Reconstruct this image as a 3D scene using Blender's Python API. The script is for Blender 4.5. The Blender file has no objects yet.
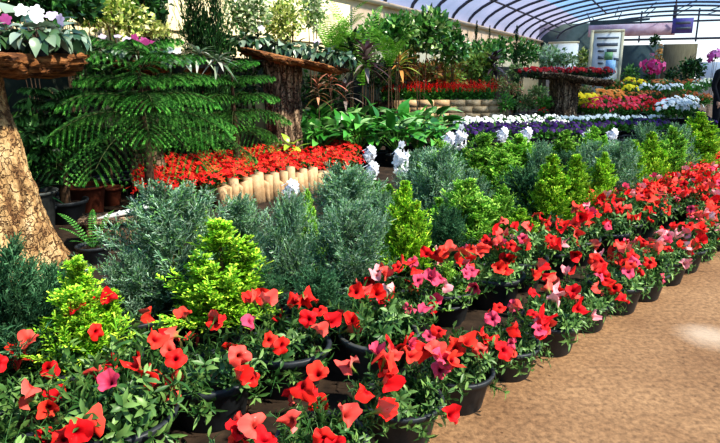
import bpy, math, random
import numpy as np
random.seed(7); rng = np.random.default_rng(7)
sc = bpy.context.scene
COL = sc.collection
# ---------------------------------------------------------------- camera model
F = 600.; CX = 360.; CY = 221.5; HOR = 72.; H = 1.4
PT = math.atan((CY-HOR)/F); cP, sP = math.cos(PT), math.sin(PT)
def ray(px, py):
    x = px-CX; u = CY-py
    return (x, F*cP+u*sP, u*cP-F*sP)
def at(px, py, z=0.):
    r = ray(px, py); k = (z-H)/r[2]; return (r[0]*k, r[1]*k)
def atY(px, py, d):
    r = ray(px, py); k = d/r[1]; return (r[0]*k, d, H+r[2]*k)
_r = ray(1018, HOR); _L = math.hypot(_r[0], _r[1])
U = (_r[0]/_L, _r[1]/_L); N = (-U[1], U[0])
def xy(s, t): return (s*U[0]+t*N[0], s*U[1]+t*N[1])
_r = ray(668, HOR); _L = math.hypot(_r[0], _r[1])
A = (_r[0]/_L, _r[1]/_L); B = (-A[1], A[0])          # greenhouse axis and its left side
def gh(d, l, z=0): return (A[0]*d+B[0]*l, A[1]*d+B[1]*l, z)
WD = 6.5                                              # greenhouse half width
cam = bpy.data.cameras.new('camera'); co = bpy.data.objects.new('camera', cam); COL.objects.link(co)
co.location = (0, 0, H); co.rotation_euler = (math.pi/2-PT, 0, 0)
cam.sensor_width = 36; cam.lens = F/720*36; cam.clip_end = 300
sc.camera = co
# ---------------------------------------------------------------- materials
def newmat(name):
    m = bpy.data.materials.new(name); m.use_nodes = True
    nt = m.node_tree; nt.nodes.clear(); return m, nt, nt.nodes, nt.links
def vmat(name, rough=.5, trans=.25, spec=.3, var=.25, sat=1.0, nscale=14.):
    """plant tissue: colour from the mesh's own colour attribute, varied by noise and from plant to plant"""
    m, nt, n, l = newmat(name)
    out = n.new('ShaderNodeOutputMaterial'); p = n.new('ShaderNodeBsdfPrincipled'); tr = n.new('ShaderNodeBsdfTranslucent')
    mx = n.new('ShaderNodeMixShader'); at_ = n.new('ShaderNodeAttribute'); at_.attribute_name = 'Col'
    hs = n.new('ShaderNodeHueSaturation'); oi = n.new('ShaderNodeObjectInfo')
    no = n.new('ShaderNodeTexNoise'); no.inputs['Scale'].default_value = nscale
    tc = n.new('ShaderNodeTexCoord'); l.new(tc.outputs['Object'], no.inputs['Vector'])
    mr = n.new('ShaderNodeMapRange'); mr.inputs['To Min'].default_value = 1-var; mr.inputs['To Max'].default_value = 1+var
    ad = n.new('ShaderNodeMath'); ad.operation = 'ADD'; l.new(oi.outputs['Random'], ad.inputs[0]); l.new(no.outputs['Fac'], ad.inputs[1])
    hf = n.new('ShaderNodeMath'); hf.operation = 'MULTIPLY'; hf.inputs[1].default_value = .5; l.new(ad.outputs[0], hf.inputs[0])
    l.new(hf.outputs[0], mr.inputs['Value']); l.new(mr.outputs[0], hs.inputs['Value']); hs.inputs['Saturation'].default_value = sat
    l.new(at_.outputs['Color'], hs.inputs['Color'])
    l.new(hs.outputs['Color'], p.inputs['Base Color']); l.new(hs.outputs['Color'], tr.inputs['Color'])
    p.inputs['Roughness'].default_value = rough; p.inputs['Specular IOR Level'].default_value = spec
    mx.inputs['Fac'].default_value = trans
    l.new(p.outputs[0], mx.inputs[1]); l.new(tr.outputs[0], mx.inputs[2]); l.new(mx.outputs[0], out.inputs['Surface'])
    return m
LEAF = vmat('leaf_green', .42, .22, .35)
NEEDLE = vmat('conifer_needles', .6, .15, .2)
PETAL = vmat('petal_velvet', .6, .28, .15, var=.12, nscale=30)
GLOSSY = vmat('glossy_leaf', .28, .15, .5)
WHITEP = vmat('white_petal', .6, .3, .1, var=.05)
def nmat(name, cols, scale=8., rough=.8, bump=.3, stretch=(1, 1, 1), detail=6, metal=0, spec=.3, dist=.02, voro=0, wave=0):
    m, nt, n, l = newmat(name)
    out = n.new('ShaderNodeOutputMaterial'); p = n.new('ShaderNodeBsdfPrincipled'); l.new(p.outputs[0], out.inputs['Surface'])
    tc = n.new('ShaderNodeTexCoord'); mp = n.new('ShaderNodeMapping'); mp.inputs['Scale'].default_value = stretch
    l.new(tc.outputs['Object'], mp.inputs['Vector'])
    no = n.new('ShaderNodeTexNoise'); no.inputs['Scale'].default_value = scale; no.inputs['Detail'].default_value = detail
    no.inputs['Roughness'].default_value = .65
    l.new(mp.outputs[0], no.inputs['Vector'])
    fac = no.outputs['Fac']
    if voro:
        vo = n.new('ShaderNodeTexVoronoi'); vo.feature = 'DISTANCE_TO_EDGE'; vo.inputs['Scale'].default_value = voro
        l.new(mp.outputs[0], vo.inputs['Vector'])
        mm = n.new('ShaderNodeMapRange'); mm.inputs['From Max'].default_value = .22; mm.inputs['To Min'].default_value = .35
        l.new(vo.outputs['Distance'], mm.inputs['Value'])
        mu = n.new('ShaderNodeMath'); mu.operation = 'MULTIPLY'; l.new(mm.outputs[0], mu.inputs[0]); l.new(fac, mu.inputs[1]); fac = mu.outputs[0]
    cr = n.new('ShaderNodeValToRGB'); e = cr.color_ramp.elements
    k = len(cols)
    for i, c in enumerate(cols):
        pos = .28+.44*i/max(k-1, 1)
        if voro: pos = .1+.5*i/max(k-1, 1)
        el = e[i] if i < 2 else e.new(pos)
        el.position = pos; el.color = (*c, 1)
    l.new(fac, cr.inputs['Fac']); l.new(cr.outputs['Color'], p.inputs['Base Color'])
    bp = n.new('ShaderNodeBump'); bp.inputs['Strength'].default_value = bump; bp.inputs['Distance'].default_value = dist
    l.new(fac, bp.inputs['Height']); l.new(bp.outputs[0], p.inputs['Normal'])
    p.inputs['Roughness'].default_value = rough; p.inputs['Metallic'].default_value = metal; p.inputs['Specular IOR Level'].default_value = spec
    return m
POT = nmat('black_plastic', [(.014, .018, .021), (.036, .043, .05)], 20, .5, .1, spec=.35)
POTG = nmat('grey_plastic', [(.04, .045, .045), (.09, .1, .095)], 20, .5, .1, spec=.4)
TERRA = nmat('terracotta', [(.12, .03, .014), (.2, .055, .025)], 12, .85, .1)
SOIL = nmat('potting_soil', [(.012, .007, .004), (.05, .03, .018)], 60, .95, .6)
BARKL = nmat('pale_flaking_bark', [(.03, .012, .005), (.22, .11, .045), (.55, .34, .15), (.72, .5, .26), (.8, .62, .38)], 7, .85, 1.0, (1.5, 1.5, .55), dist=.08, detail=10)
def crack(m, sc_, st, dark, w=.1):
    """dark furrows between plates of bark, added over a noise material"""
    nt = m.node_tree; n = nt.nodes; l = nt.links; p = [q for q in n if q.type == 'BSDF_PRINCIPLED'][0]
    tc = n.new('ShaderNodeTexCoord'); mp = n.new('ShaderNodeMapping'); mp.inputs['Scale'].default_value = st; l.new(tc.outputs['Object'], mp.inputs['Vector'])
    no = n.new('ShaderNodeTexNoise'); no.inputs['Scale'].default_value = 7; no.inputs['Detail'].default_value = 4; l.new(tc.outputs['Object'], no.inputs['Vector'])
    ma = n.new('ShaderNodeVectorMath'); ma.operation = 'MULTIPLY_ADD'; ma.inputs[1].default_value = (.5, .5, .3); l.new(no.outputs['Color'], ma.inputs[0]); l.new(mp.outputs[0], ma.inputs[2])
    vo = n.new('ShaderNodeTexVoronoi'); vo.feature = 'DISTANCE_TO_EDGE'; vo.inputs['Scale'].default_value = sc_; l.new(ma.outputs[0], vo.inputs['Vector'])
    mr = n.new('ShaderNodeMapRange'); mr.inputs['From Min'].default_value = .01; mr.inputs['From Max'].default_value = w; l.new(vo.outputs['Distance'], mr.inputs['Value'])
    mx = n.new('ShaderNodeMix'); mx.data_type = 'RGBA'; src = p.inputs['Base Color'].links[0].from_socket
    l.new(mr.outputs[0], mx.inputs[0]); mx.inputs[6].default_value = (*dark, 1); l.new(src, mx.inputs[7]); l.new(mx.outputs[2], p.inputs['Base Color'])
    b2 = n.new('ShaderNodeBump'); b2.inputs['Strength'].default_value = 1; b2.inputs['Distance'].default_value = .04; l.new(mr.outputs[0], b2.inputs['Height'])
    l.new(p.inputs['Normal'].links[0].from_socket, b2.inputs['Normal']); l.new(b2.outputs[0], p.inputs['Normal'])
crack(BARKL, 13, (1.3, 1.3, .26), (.2, .1, .045), .07)
BARKD = nmat('grey_brown_bark', [(.03, .018, .012), (.22, .14, .085), (.48, .34, .22)], 6, .9, 1.0, (2.2, 2.2, .3), dist=.06, voro=6)
crack(BARKD, 12, (1.6, 1.6, .3), (.04, .022, .012), .09)
BARKO = nmat('orange_split_wood', [(.02, .008, .004), (.12, .045, .015), (.36, .15, .05), (.6, .3, .12)], 8, .8, 1.0, (.8, .8, 5.), dist=.06, detail=10)
WOODY = nmat('plant_stem', [(.03, .018, .01), (.12, .07, .04)], 30, .9, .4)
STONE = nmat('tan_stone', [(.32, .2, .1), (.5, .33, .18), (.66, .48, .3)], 9, .9, .5)
CREAM = nmat('cream_plaster', [(.62, .52, .3), (.72, .62, .4), (.8, .72, .52)], 1.2, .9, .1)
STEEL = nmat('painted_steel', [(.05, .055, .07), (.1, .11, .14)], 5, .6, .05)
DARKC = nmat('dark_cloth', [(.004, .004, .006), (.015, .015, .02)], 20, .9, .2)
SKIN = nmat('skin', [(.35, .18, .12), (.45, .25, .17)], 10, .6, .05)
HAIR = nmat('dark_hair', [(.008, .006, .005), (.02, .015, .012)], 60, .5, .3)
WHITEPLA = nmat('white_paint', [(.72, .73, .7), (.85, .85, .82)], 4, .6, .05)
INK = nmat('grey_print', [(.1, .12, .14), (.2, .22, .24)], 30, .7, .02)
PICB = nmat('blue_print', [(.25, .5, .75), (.5, .72, .9)], 10, .7, .02)
PICG = nmat('green_print', [(.12, .35, .12), (.4, .6, .3)], 14, .7, .02)
BANNER = nmat('pale_pink_banner', [(.55, .32, .36), (.75, .52, .55), (.9, .75, .75)], 1.5, .8, .05)
PURP = nmat('violet_board', [(.1, .08, .28), (.2, .16, .42)], 3, .7, .05)
DKGREEN = nmat('shade_cloth', [(.05, .08, .075), (.1, .14, .13)], 2, .8, .1)
DKSHADE = nmat('painted_shade_dark', [(.01, .014, .008), (.03, .035, .02)], 3, .9, .3)  # near-black colour standing in for shade low on the left wall
TANP = nmat('reed_screen', [(.16, .13, .07), (.3, .25, .14)], 4, .9, .2, (8, 8, .5))
# floor
def floor_mat():
    m, nt, n, l = newmat('brown_concrete')
    out = n.new('ShaderNodeOutputMaterial'); p = n.new('ShaderNodeBsdfPrincipled'); l.new(p.outputs[0], out.inputs['Surface'])
    tc = n.new('ShaderNodeTexCoord')
    a = n.new('ShaderNodeTexNoise'); a.inputs['Scale'].default_value = 1.3; a.inputs['Detail'].default_value = 9; a.inputs['Roughness'].default_value = .7
    b = n.new('ShaderNodeTexNoise'); b.inputs['Scale'].default_value = 38; b.inputs['Detail'].default_value = 5; b.inputs['Roughness'].default_value = .7
    c = n.new('ShaderNodeTexVoronoi'); c.inputs['Scale'].default_value = 13
    for q in (a, b, c): l.new(tc.outputs['Object'], q.inputs['Vector'])
    cr = n.new('ShaderNodeValToRGB'); e = cr.color_ramp.elements
    e[0].position = .3; e[0].color = (.2, .105, .048, 1); e[1].position = .7; e[1].color = (.36, .215, .11, 1)
    l.new(a.outputs['Fac'], cr.inputs['Fac'])
    cr2 = n.new('ShaderNodeValToRGB'); e = cr2.color_ramp.elements
    e[0].position = .32; e[0].color = (.45, .42, .4, 1); e[1].position = .62; e[1].color = (1.15, 1.12, 1.08, 1)
    l.new(b.outputs['Fac'], cr2.inputs['Fac'])
    cr3 = n.new('ShaderNodeValToRGB'); e = cr3.color_ramp.elements
    e[0].position = .04; e[0].color = (.35, .3, .28, 1); e[1].position = .1; e[1].color = (1, 1, 1, 1)
    l.new(c.outputs['Distance'], cr3.inputs['Fac'])
    m1 = n.new('ShaderNodeMix'); m1.data_type = 'RGBA'; m1.blend_type = 'MULTIPLY'; m1.inputs[0].default_value = 1
    m2 = n.new('ShaderNodeMix'); m2.data_type = 'RGBA'; m2.blend_type = 'MULTIPLY'; m2.inputs[0].default_value = .8
    l.new(cr.outputs['Color'], m1.inputs[6]); l.new(cr2.outputs['Color'], m1.inputs[7])
    l.new(m1.outputs[2], m2.inputs[6]); l.new(cr3.outputs['Color'], m2.inputs[7])
    # pale irregular patch mixed into the floor colour
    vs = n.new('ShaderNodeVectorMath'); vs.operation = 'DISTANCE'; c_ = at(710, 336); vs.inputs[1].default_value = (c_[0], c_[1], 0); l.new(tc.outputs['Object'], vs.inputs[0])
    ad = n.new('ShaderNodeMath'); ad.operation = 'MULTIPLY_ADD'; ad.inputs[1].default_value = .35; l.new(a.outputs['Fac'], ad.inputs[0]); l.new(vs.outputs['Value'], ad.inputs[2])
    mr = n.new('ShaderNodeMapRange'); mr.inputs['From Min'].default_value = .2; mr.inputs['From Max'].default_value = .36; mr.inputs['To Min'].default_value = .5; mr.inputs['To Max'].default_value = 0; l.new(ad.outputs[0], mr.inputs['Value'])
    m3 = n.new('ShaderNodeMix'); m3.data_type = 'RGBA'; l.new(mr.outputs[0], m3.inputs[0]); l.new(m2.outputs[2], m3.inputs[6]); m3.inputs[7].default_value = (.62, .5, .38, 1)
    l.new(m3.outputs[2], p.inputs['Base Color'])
    bp = n.new('ShaderNodeBump'); bp.inputs['Strength'].default_value = .35; bp.inputs['Distance'].default_value = .01
    l.new(b.outputs['Fac'], bp.inputs['Height']); l.new(bp.outputs[0], p.inputs['Normal'])
    p.inputs['Roughness'].default_value = .75; p.inputs['Specular IOR Level'].default_value = .3
    return m
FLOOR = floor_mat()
BED = nmat('damp_dark_soil', [(.006, .004, .003), (.03, .018, .01), (.07, .045, .028)], 6, .95, .5)
def film_mat(name, tint, dif):
    m, nt, n, l = newmat(name)
    out = n.new('ShaderNodeOutputMaterial'); t = n.new('ShaderNodeBsdfTransparent'); t.inputs['Color'].default_value = (*tint, 1)
    tr = n.new('ShaderNodeBsdfTranslucent'); no = n.new('ShaderNodeTexNoise'); no.inputs['Scale'].default_value = .9
    tc = n.new('ShaderNodeTexCoord'); l.new(tc.outputs['Object'], no.inputs['Vector'])
    cr = n.new('ShaderNodeValToRGB'); e = cr.color_ramp.elements; e[0].position = .35; e[1].position = .65
    e[0].color = (*[c*.75 for c in dif], 1); e[1].color = (*dif, 1); l.new(no.outputs['Fac'], cr.inputs['Fac']); l.new(cr.outputs[0], tr.inputs['Color'])
    df = n.new('ShaderNodeBsdfDiffuse'); l.new(cr.outputs[0], df.inputs['Color'])
    m1 = n.new('ShaderNodeMixShader'); m1.inputs[0].default_value = .5; l.new(tr.outputs[0], m1.inputs[1]); l.new(df.outputs[0], m1.inputs[2])
    m2 = n.new('ShaderNodeMixShader'); m2.inputs[0].default_value = .55; l.new(t.outputs[0], m2.inputs[1]); l.new(m1.outputs[0], m2.inputs[2])
    l.new(m2.outputs[0], out.inputs['Surface']); return m
FILML = film_mat('lavender_film', (.85, .76, .9), (.66, .52, .66))
FILMC = film_mat('clear_blue_film', (.72, .86, 1.), (.3, .48, .85))

# ---------------------------------------------------------------- mesh builder
def nz(v):
    v = np.asarray(v, float); return v/np.maximum(np.linalg.norm(v, axis=-1, keepdims=True), 1e-9)
def rdir(n, up=0.): 
    v = rng.normal(size=(n, 3)); v[:, 2] += up; return nz(v)
class MB:
    def __init__(s): s.v = []; s.f = []; s.c = []; s.n = 0
    def add(s, v, f, c):
        v = np.asarray(v, float).reshape(-1, 3); f = np.asarray(f, int)
        c = np.asarray(c, float)
        if c.ndim == 1: c = np.tile(c, (len(v), 1))
        s.v.append(v); s.c.append(c)
        s.f.append((f+s.n)); s.n += len(v)
        return s
    def leaves(s, base, d, side, L, W, c0, c1, curl=0., K=2, peak=.5, fold=0., tip=.06, jit=.15):
        """blades: base, direction, side vector, length, half width, root and tip colours; K segments; fold > 0 makes a channelled three-point section"""
        base = np.asarray(base, float); n = len(base)
        if n == 0: return s
        d = nz(np.broadcast_to(d, (n, 3))); side = np.broadcast_to(side, (n, 3))
        side = nz(side-(side*d).sum(1, keepdims=True)*d); nrm = np.cross(side, d)
        L = np.broadcast_to(np.asarray(L, float), (n,)); W = np.broadcast_to(np.asarray(W, float), (n,)); curl = np.broadcast_to(np.asarray(curl, float), (n,))
        t = np.linspace(0, 1, K+1)
        a = math.log(.5)/math.log(peak)
        w = np.sin(np.pi*np.clip(t, 0, 1)**a); w[0] = max(w[0], .15); w[-1] = tip; w = np.maximum(w, tip)
        mid = base[:, None]+d[:, None]*(L[:, None]*t)[..., None]-nrm[:, None]*((curl*L)[:, None]*t**2)[..., None]
        off = side[:, None]*(W[:, None]*w)[..., None]
        cols = 3 if fold else 2
        if fold:
            up = nrm[:, None]*(fold*W[:, None]*w)[..., None]
            V = np.stack([mid-off+up, mid, mid+off+up], 2)
        else: V = np.stack([mid-off, mid+off], 2)
        c0 = np.broadcast_to(np.asarray(c0, float), (n, 3)); c1 = np.broadcast_to(np.asarray(c1, float), (n, 3))
        C = c0[:, None]*(1-t)[None, :, None]+c1[:, None]*t[None, :, None]
        C = C*(1+jit*rng.uniform(-1, 1, (n, 1, 1)))
        C = np.repeat(C[:, :, None], cols, 2)
        per = (K+1)*cols; q = []
        for i in range(K):
            for j in range(cols-1):
                b = i*cols+j; q.append((b, b+1, b+cols+1, b+cols))
        q = np.array(q); fa = (q[None]+(np.arange(n)*per)[:, None, None]).reshape(-1, 4)
        return s.add(V.reshape(-1, 3), fa, np.clip(C.reshape(-1, 3), 0, 1))
    def tube(s, pts, rad, c, k=6, cap=True):
        pts = np.asarray(pts, float); m = len(pts); rad = np.broadcast_to(np.asarray(rad, float), (m,))
        d = nz(np.gradient(pts, axis=0)); ref = np.array([0, 0, 1.]) if abs(d[0][2]) < .9 else np.array([1., 0, 0])
        x = nz(np.cross(np.broadcast_to(ref, d.shape), d)); y = np.cross(d, x)
        a = np.linspace(0, 2*np.pi, k, endpoint=False)
        V = pts[:, None]+(x[:, None]*np.cos(a)[None, :, None]+y[:, None]*np.sin(a)[None, :, None])*rad[:, None, None]
        f = [(i*k+j, i*k+(j+1) % k, (i+1)*k+(j+1) % k, (i+1)*k+j) for i in range(m-1) for j in range(k)]
        s.add(V.reshape(-1, 3), f, c)
        return s
    def lathe(s, prof, c=(1, 1, 1), k=24, center=(0, 0)):
        a = np.linspace(0, 2*np.pi, k, endpoint=False)
        V = np.array([[(r*math.cos(t)+center[0], r*math.sin(t)+center[1], z) for t in a] for r, z in prof])
        m = len(prof)
        f = [(i*k+j, i*k+(j+1) % k, (i+1)*k+(j+1) % k, (i+1)*k+j) for i in range(m-1) for j in range(k)]
        return s.add(V.reshape(-1, 3), f, c)
    def box(s, x0, y0, z0, x1, y1, z1, c=(1, 1, 1), M=None):
        v = np.array([(x, y, z) for z in (z0, z1) for y in (y0, y1) for x in (x0, x1)], float)
        if M is not None: v = v@np.array(M).T
        return s.add(v, [(0, 2, 3, 1), (4, 5, 7, 6), (0, 1, 5, 4), (2, 6, 7, 3), (0, 4, 6, 2), (1, 3, 7, 5)], c)
    def quadbox(s, p, q, w, z0, z1, c=(1, 1, 1)):
        """a wall-like box from ground point p to q, w thick"""
        p = np.array(p[:2], float); q = np.array(q[:2], float); d = (q-p)/np.linalg.norm(q-p); nn = np.array([-d[1], d[0]])*w/2
        b = [p-nn, q-nn, q+nn, p+nn]
        v = [(*k, z0) for k in b]+[(*k, z1) for k in b]
        return s.add(v, [(3, 2, 1, 0), (4, 5, 6, 7), (0, 1, 5, 4), (1, 2, 6, 5), (2, 3, 7, 6), (3, 0, 4, 7)], c)
    def mesh(s, name, mat, smooth=True):
        v = np.concatenate(s.v); f = np.concatenate([x for x in s.f]); c = np.concatenate(s.c)
        me = bpy.data.meshes.new(name); me.vertices.add(len(v)); me.vertices.foreach_set('co', v.ravel())
        me.loops.add(f.size); me.loops.foreach_set('vertex_index', f.ravel().astype(np.int32))
        me.polygons.add(len(f)); me.polygons.foreach_set('loop_start', np.arange(0, f.size, 4, dtype=np.int32))
        try: me.polygons.foreach_set('loop_total', np.full(len(f), 4, dtype=np.int32))
        except Exception: pass
        at_ = me.color_attributes.new('Col', 'FLOAT_COLOR', 'POINT')
        at_.data.foreach_set('color', np.concatenate([c, np.ones((len(c), 1))], 1).ravel())
        me.update(calc_edges=True); me.validate()
        if smooth: me.polygons.foreach_set('use_smooth', np.ones(len(me.polygons), bool))
        me.materials.append(mat); return me
def link(name, me, parent=None, loc=(0, 0, 0), rot=(0, 0, 0), scale=1.):
    o = bpy.data.objects.new(name, me); COL.objects.link(o); o.parent = parent; o.location = loc; o.rotation_euler = rot
    o.scale = (scale,)*3 if not hasattr(scale, '__len__') else scale
    return o
def tag(o, label=None, cat=None, group=None, kind=None):
    if label: o['label'] = label
    if cat: o['category'] = cat
    if group: o['group'] = group
    if kind: o['kind'] = kind
    return o
def thing(name, label, cat, loc=(0, 0, 0), rz=0., group=None, scale=1.):
    return tag(link(name, None, None, loc, (0, 0, rz), scale), label, cat, group)
def struct(name, mb, mat, smooth=False):
    return tag(link(name, mb.mesh(name, mat, smooth)), kind='structure')
def L_(*c): return np.array(c, float)
def pick(cols, n, p=None): return np.array(cols, float)[rng.choice(len(cols), n, p=p)]
UP = np.array([0, 0, 1.])
def spherefib(n, zmin=-1.):
    i = np.arange(n)+.5; z = zmin+(1-zmin)*i/n; a = i*2.39996; r = np.sqrt(np.maximum(0, 1-z*z))
    return np.stack([r*np.cos(a), r*np.sin(a), z], 1)

# ---------------------------------------------------------------- pots
def pot_mb(r, h, lip=.012, rb=.74, k=28):
    m = MB(); t = .005
    m.lathe([(0.001, .002), (r*rb-.006, 0), (r*rb, .006), (r*.93, h-.035), (r*.95, h-.033), (r+lip*.2, h-.03), (r+lip, h-.006), (r+lip*.8, h), (r-.004, h), (r-.01, h-.02), (r*.9, h-.05), (r*rb*.9, .012), (.001, .012)], k=k)
    return m
def soil_mb(r, z):
    m = MB(); m.lathe([(r, z-.004), (r*.6, z+.004), (r*.2, z+.008), (.001, z+.008)], k=20); return m
PR, PH = .15, .17
ME_POT = pot_mb(PR, PH).mesh('pot', POT); ME_POTG = pot_mb(PR, PH).mesh('pot', POTG); ME_SOIL = soil_mb(PR*.9, PH-.03).mesh('soil', SOIL)
ME_POTT = pot_mb(PR, PH).mesh('pot', TERRA)
def add_pot(root, kind=0, scale=1.):
    p = link('pot', (ME_POT, ME_POTG, ME_POTT)[kind], root, scale=scale); link('soil', ME_SOIL, p); return p

# ---------------------------------------------------------------- petunias
def petunia_foliage(seed):
    m = MB(); g0 = L_(.035, .105, .025); g1 = L_(.22, .36, .10)
    D = spherefib(72, .08); D = nz(D+rng.normal(scale=.18, size=D.shape)); D[:, 2] = np.abs(D[:, 2])
    base = np.array([0, 0, PH-.03])
    for d in D:
        Ls = rng.uniform(.08, .175)*(1.0 if d[2] < .5 else 1.0)
        t = np.linspace(0, 1, 5)[:, None]
        side = nz(np.array([d[0], d[1], 0])+1e-6)
        pts = base+side*.06*rng.uniform(.2, 1)+d*Ls*t+side*.03*t**2-UP*(.02 if d[2] < .35 else 0)*t**2
        m.tube(pts, np.linspace(.0026, .0015, 5), g0*1.6, k=3)
        k = rng.integers(11, 16); u = np.sort(rng.uniform(.25, 1, k)); pb = np.stack([np.interp(u, t[:, 0], pts[:, i]) for i in range(3)], 1)
        ax = nz(pts[-1]-pts[-2]); ang = np.arange(k)*2.4
        x = nz(np.cross(ax, UP+.01)); y = np.cross(ax, x)
        rad = x*np.cos(ang)[:, None]+y*np.sin(ang)[:, None]
        dl = nz(rad+ax*rng.uniform(.3, 1.1, k)[:, None]+UP*.15)
        sd = np.cross(dl, ax)
        c = g0+(g1-g0)*rng.uniform(0, 1, (k, 1))**1.5*(.4+.6*u[:, None])
        m.leaves(pb, dl, sd, rng.uniform(.026, .048, k), rng.uniform(.0045, .0085, k), c*.8, c*1.3, curl=rng.uniform(0, .5, k), K=3, fold=.35)
    return m.mesh('foliage', LEAF)
ME_PF = [petunia_foliage(i) for i in range(6)]
def petunia_flower(col, outc, thr, R=.046, seed=0, cup=.3):
    r = random.Random(seed); m = MB(); K = 25; prof = [(.004, -.008, 0), (.006, .018, 0), (.012, .034, .15), (.024, .041, .55), (.037, .044, .85), (1., .044, 1.)]
    ph = r.uniform(0, 6); wob = [r.uniform(-1, 1) for _ in range(5)]; fold_ = r.uniform(-1, 1.5)
    for layer in (0, 1):
        V = []; C = []
        for (rr, z, f) in prof:
            for j in range(K):
                a = 2*math.pi*j/K
                lobe = 1-.17*f*abs(math.cos(2.5*a+.4))**4
                R_ = (R if rr == 1. else rr*R/.046)*(lobe if f > .5 else 1)
                w = wob[int((a/(2*math.pi)*5)) % 5]
                zz = z*R/.046+f*f*(.007*math.sin(5*a+ph)+.005*math.sin(8*a+ph*2)+.014*w*R/.046+.022*fold_*math.cos(2*a+ph))+(cup-.3)*f*f*.045 -layer*.0022
                V.append((R_*math.cos(a), R_*math.sin(a), zz))
                ridge = .5+.5*math.cos(5*a)
                if layer == 0:
                    c = L_(*thr)*(1-min(1, f*1.6))+L_(*col)*min(1, f*1.6); c = c*(1-.18*ridge*f)
                else:
                    c = L_(.2, .28, .06)*(1-min(1, f*2.5))+L_(*outc)*min(1, f*2.5)
                C.append(c)
        n = len(prof)
        f_ = [(i*K+j, i*K+(j+1) % K, (i+1)*K+(j+1) % K, (i+1)*K+j) for i in range(n-1) for j in range(K)]
        if layer: f_ = [q[::-1] for q in f_]
        m.add(V, f_, np.clip(C, 0, 1))
    m.tube([(0, 0, -.03), (0, 0, -.018), (0, 0, -.004)], [.0015, .0045, .0045], (.06, .14, .03), k=6)
    a = np.arange(5)*2*math.pi/5
    d = np.stack([np.cos(a)*.7, np.sin(a)*.7, np.ones(5)*.6], 1)
    m.leaves(np.tile([0, 0, -.012], (5, 1)), d, np.cross(d, UP), .018, .003, (.05, .14, .02), (.08, .2, .03), K=2)
    return m.mesh('flower', PETAL)
RED = [(.9, .035, .025), (.82, .02, .025), (.93, .075, .045)]
FL = {'red': [], 'coral': [], 'pink': [], 'pale': [], 'bud': []}
for i in range(12):
    FL['red'].append(petunia_flower(RED[i % 3], (.85, .16, .12), (.38, .0, .01), R=(.046, .043, .040, .045)[i % 4], seed=i, cup=(.3, .0, .7, -.3, 1.0)[i % 5]))
for i in range(3):
    FL['coral'].append(petunia_flower((.95, .13, .1), (.9, .3, .27), (.4, .03, .02), R=.044, seed=20+i, cup=(.2, .6, -.1)[i]))
    FL['pink'].append(petunia_flower((.84, .10, .19), (.86, .3, .38), (.3, .01, .05), R=.041, seed=30+i, cup=(.3, .9, .0)[i]))
    FL['pale'].append(petunia_flower((.9, .42, .45), (.93, .6, .58), (.7, .2, .2), R=.036, seed=40+i, cup=(.9, 1.2, .5)[i]))
SUN = nz(np.array([.72, -.36, .84]))
def quat_to(d, roll=0.):
    from mathutils import Vector
    q = Vector(d).to_track_quat('Z', 'Y'); e = q.to_matrix().to_4x4()
    from mathutils import Matrix
    return (e@Matrix.Rotation(roll, 4, 'Z')).to_euler()
def petunia(x, y, label, group=None, nf=10, potk=0, sc_=1., spread=1., pinkish=.15, lift=0., facing=None):
    rz = random.uniform(0, 6.28)
    root = thing('potted_petunia', label, 'petunia', (x, y, 0), 0, group)
    add_pot(root, potk, sc_)
    link('foliage', random.choice(ME_PF), root, (0, 0, 0), (random.uniform(-.08, .08), random.uniform(-.08, .08), rz), (sc_*spread, sc_*spread, sc_*random.uniform(.9, 1.15)))
    D = spherefib(nf, .12); a0 = random.uniform(0, 6.28)
    for d in D:
        ca, sa = math.cos(a0), math.sin(a0); d = np.array([d[0]*ca-d[1]*sa, d[0]*sa+d[1]*ca, d[2]])
        d = nz(d+rng.normal(scale=.4, size=3)); d[2] = abs(d[2])*.85+.1
        rad = rng.uniform(.14, .205)*sc_
        p = np.array([0, 0, PH*sc_-.005])+d*rad*np.array([spread, spread, 1.])+np.array([0, 0, lift])
        if d[2] < .3: p[2] -= .03*random.random()
        f = nz(d*.55+UP*.25+SUN*.5+np.array([-.05, -.45, 0])+rng.normal(scale=.55, size=3))
        u = random.random()
        k = 'pale' if u < pinkish*.35 else 'pink' if u < pinkish else 'coral' if u < pinkish+.13 else 'red'
        if facing: pass
        link('flower', random.choice(FL[k]), root, tuple(p), quat_to(f, random.uniform(0, 6)), min(sc_, 1.0)*random.uniform(.8, 1.05))
    return root
ORD = ['first', 'second', 'third', 'fourth', 'fifth', 'sixth', 'seventh', 'eighth', 'ninth', 'tenth', 'eleventh', 'twelfth', 'thirteenth', 'fourteenth', 'fifteenth', 'sixteenth']
def rowt(s): return .06*max(0, s-4.5) if s < 9 else .27+.09*(s-9)
PETLAB = {
 (0, 3): 'red petunia in black pot, nearest pot standing wholly on the bare brown floor edge',
}
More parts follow.
